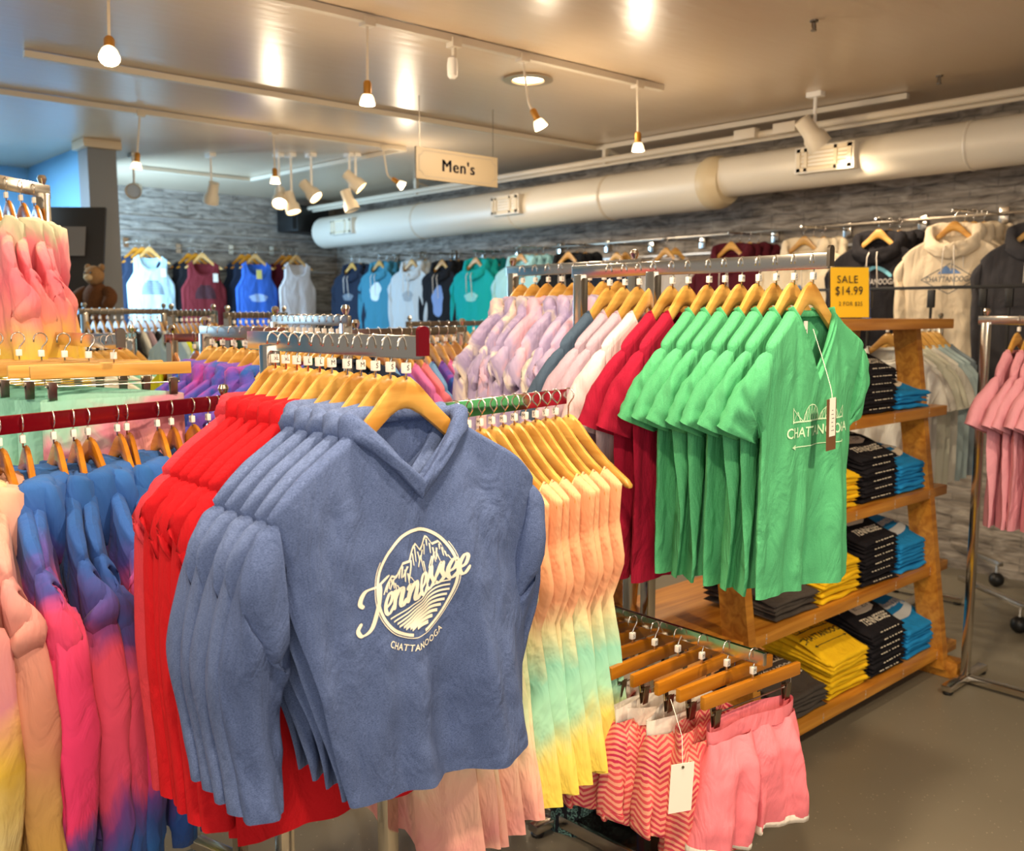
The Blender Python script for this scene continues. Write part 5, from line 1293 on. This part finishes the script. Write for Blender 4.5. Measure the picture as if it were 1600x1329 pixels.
for yy in (-.42, -.3, -.05, .28, .42, .66): put('clip', MB().box((0, yy, 1.575), (.02, .035, .09), 0, .004), BLACKP, t); put('wire', MB().tube([(0, yy, 1.54), (0, yy, 1.2)], .007, 6), BLACKP, t)
for yy in (-.93, .93): put('post', MB().box((0, yy, .81), (.025, .025, 1.62)), DARKCHROME, t)
# tank tops on the back wall
PBLUE = fabric('pale blue jersey tank', '#bcd6de', .06); MARO = fabric('maroon jersey tank', '#73262b', .08); ROY = fabric('royal blue jersey tank', '#3f6fd0', .06); WHT = fabric('white jersey tank', '#e6e2e4', .04); BLKT = fabric('black jersey tank', '#1a181a', .05)
def arcprint(col):
    def f(o):
        a = Art()
        for k in range(6):
            y0 = k * .022; ww = .11 * math.sqrt(max(.02, 1 - (y0 / .13) ** 2)); a.poly([(-ww, y0), (ww, y0), (ww * .96, y0 + .018), (-ww * .96, y0 + .018)])
        print_on(o, a, plain('tank print ' + col, col, .75), (0, -.50))
    return f
for px, py, m1, m2, lab, pr in ((233, 374, PBLUE, NAVYF, 'pale blue tank top with a grey arc print', arcprint('#7d8c92')), (316, 384, MARO, BLKT, 'maroon tank top with a black arc print', arcprint('#3a2228')), (399, 386, ROY, NAVYF, 'royal blue tank top with a pale cloud print', pr_blob('#a9c4f0', .10, .04, -.5)), (463, 388, WHT, MAROON, 'plain white tank top', None)):
    p = onY(px, py, WY - .42)
    for k in range(3):
        q = p + Vector((-.035 * k, .075 * k, 0)); r = jit(.06) + (.12 if k == 0 else -.1)
        l2 = lab + ' on the back wall' if k == 0 else ['', 'dark tank top directly behind the ' , 'rear dark tank top behind the '][k] + lab.split(' with')[0]
        hanger(q, r, 'hanger of the ' + l2, 'hangers of the tank tops', HWOODP if k == 0 else HWOODD, None, False)
        o = garment('tank_top', 'tank', SP['tank'], k, 1 if k == 0 else 0, q, r, m1 if k == 0 else m2, l2, 'tank top', 'tank tops on the far wall')
        if k == 0 and pr: pr(o)
        if k == 0 and px in (233, 316):
            put('price_tag', MB().box((.10, -.05, -.30), (.05, .002, .08)), TAGW, o)
        if k == 0 and px == 399: put('price_tag', MB().box((.0, -.055, -.27), (.06, .002, .09)), plain('yellow tag', '#e6d87a', .6), o)
    tag(put('faceout_arm', MB().tube([(0, -.03, -.008), (-.07, .3, -.008), (-.07, .40, -.008)], .006, 8).box((-.07, .40, -.008), (.05, .012, .09)), CHROME, None, p), 'chrome wall arm holding the ' + lab.split(' with')[0], 'display arm', 'wall arms')

# ================================================================== MIDDLE BACKGROUND RACKS
LIME = fabric('lime yellow jersey', '#cdd62a', .06); DGREEN = fabric('dark green jersey', '#1f3a30', .06)
def bgrow(lab, pn, pf, n, rz, mats, kind, nm, cat, cn, hm=HWOOD, res=0, z=None, railm=DARKCHROME, posts=(0.0, 1.0)):
    a, b = P(*pn), P(*pf); zz = z or (a.z + b.z) / 2; a.z = b.z = zz
    items = []
    for k in range(n):
        c = cn[k % len(cn)]
        items.append((k / max(1, n - 1), dict(name=nm, kind=kind, var=k % 3, res=res, mat=mats[k % len(mats)], cat=cat, group=lab + ' clothes', label='%s on %s, %s along' % (c, lab, ORD[k].replace('front', 'first')))))
    row(lab, a, b, items, rz, 'wooden hanger on ' + lab, 'hangers on ' + lab, res, hm, None, .08)
    rack('clothes_rack', 'chrome rail of ' + lab, a, b, railm, posts, 0, .03, True)
R90 = math.radians(-90)
PINKCH = plain('rosy chrome', '#b98a92', .22, 1.0)
bgrow('the lime shirt rack', (268, 520, 3.3), (425, 517, 3.75), 6, R90, [LIME, LIME, LIME, DGREEN], 'tee', 'tee', 't-shirt', ['lime yellow tee', 'lime yellow tee', 'lime yellow tee', 'dark green tee'], HWOODD, 1, 1.432, PINKCH)
bgrow('the near left background rack', (118, 523, 3.4), (205, 520, 3.8), 8, 0.0, [WT[0], DYE_AQUA], 'tee', 'tee', 't-shirt', ['white tee', 'aqua tie dye tee'], HWOOD, 0, 1.425, CHROME)
bgrow('the far left background rack', (132, 489, 4.9), (256, 492, 5.3), 12, R90, [BLACKF, WT[0], LILAC], 'tee', 'tee', 't-shirt', ['black tee', 'white tee', 'lilac tee'], HWOOD, 0, 1.53)
bgrow('the second far background rack', (268, 494, 4.6), (334, 496, 4.95), 10, R90, [WT[2], LIME, DGREEN], 'tee', 'tee', 't-shirt', ['pale blue tee', 'lime tee', 'dark green tee'], HWOOD, 0, 1.52)
bgrow('the third far background rack', (356, 497, 4.5), (444, 498, 5.0), 11, R90, [DGREEN, WT[3], CRIM], 'tee', 'tee', 't-shirt', ['dark green tee', 'grey blue tee', 'crimson tee'], HWOOD, 0, 1.51)
bgrow('the rack behind the central arm', (540, 494, 2.75), (430, 489, 3.3), 12, 0.0, [NAVYF, DGREEN, MAROON], 'tee', 'tee', 't-shirt', ['navy tee', 'dark green tee', 'maroon tee'], HWOOD, 0, 1.497)
TD = [fabric('salmon pink jersey', '#e8808a', .06), DYE_PUR, fabric('bubblegum pink jersey', '#e078b0', .06), fabric('watermelon jersey', '#e64a62', .06), fabric('pale lemon jersey', '#e8e39a', .05), fabric('soft blue jersey', '#6f9fd0', .06)]
bgrow('the rack past the red end stop', (556, 512, 3.1), (722, 506, 3.75), 12, R90, [TD[0], TD[3], TD[5], TD[1], TD[2], TD[0], TD[5], TD[1], TD[2], TD[0], TD[3], TD[4]], 'tee', 'tee', 't-shirt', ['salmon pink tee', 'watermelon tee', 'soft blue tee', 'purple tie dye tee', 'bubblegum pink tee', 'salmon pink tee', 'soft blue tee', 'purple tie dye tee', 'bubblegum pink tee', 'salmon tee', 'watermelon tee', 'pale lemon tee'], HWOOD, 0, 1.452)
bgrow('the rack below the black wall shirts', (640, 503, 5.2), (765, 503, 5.9), 10, R90, [WT[0], STEEL, CRIM], 'tee', 'tee', 't-shirt', ['white tee', 'steel teal tee', 'crimson tee'], HWOOD, 0, 1.46)
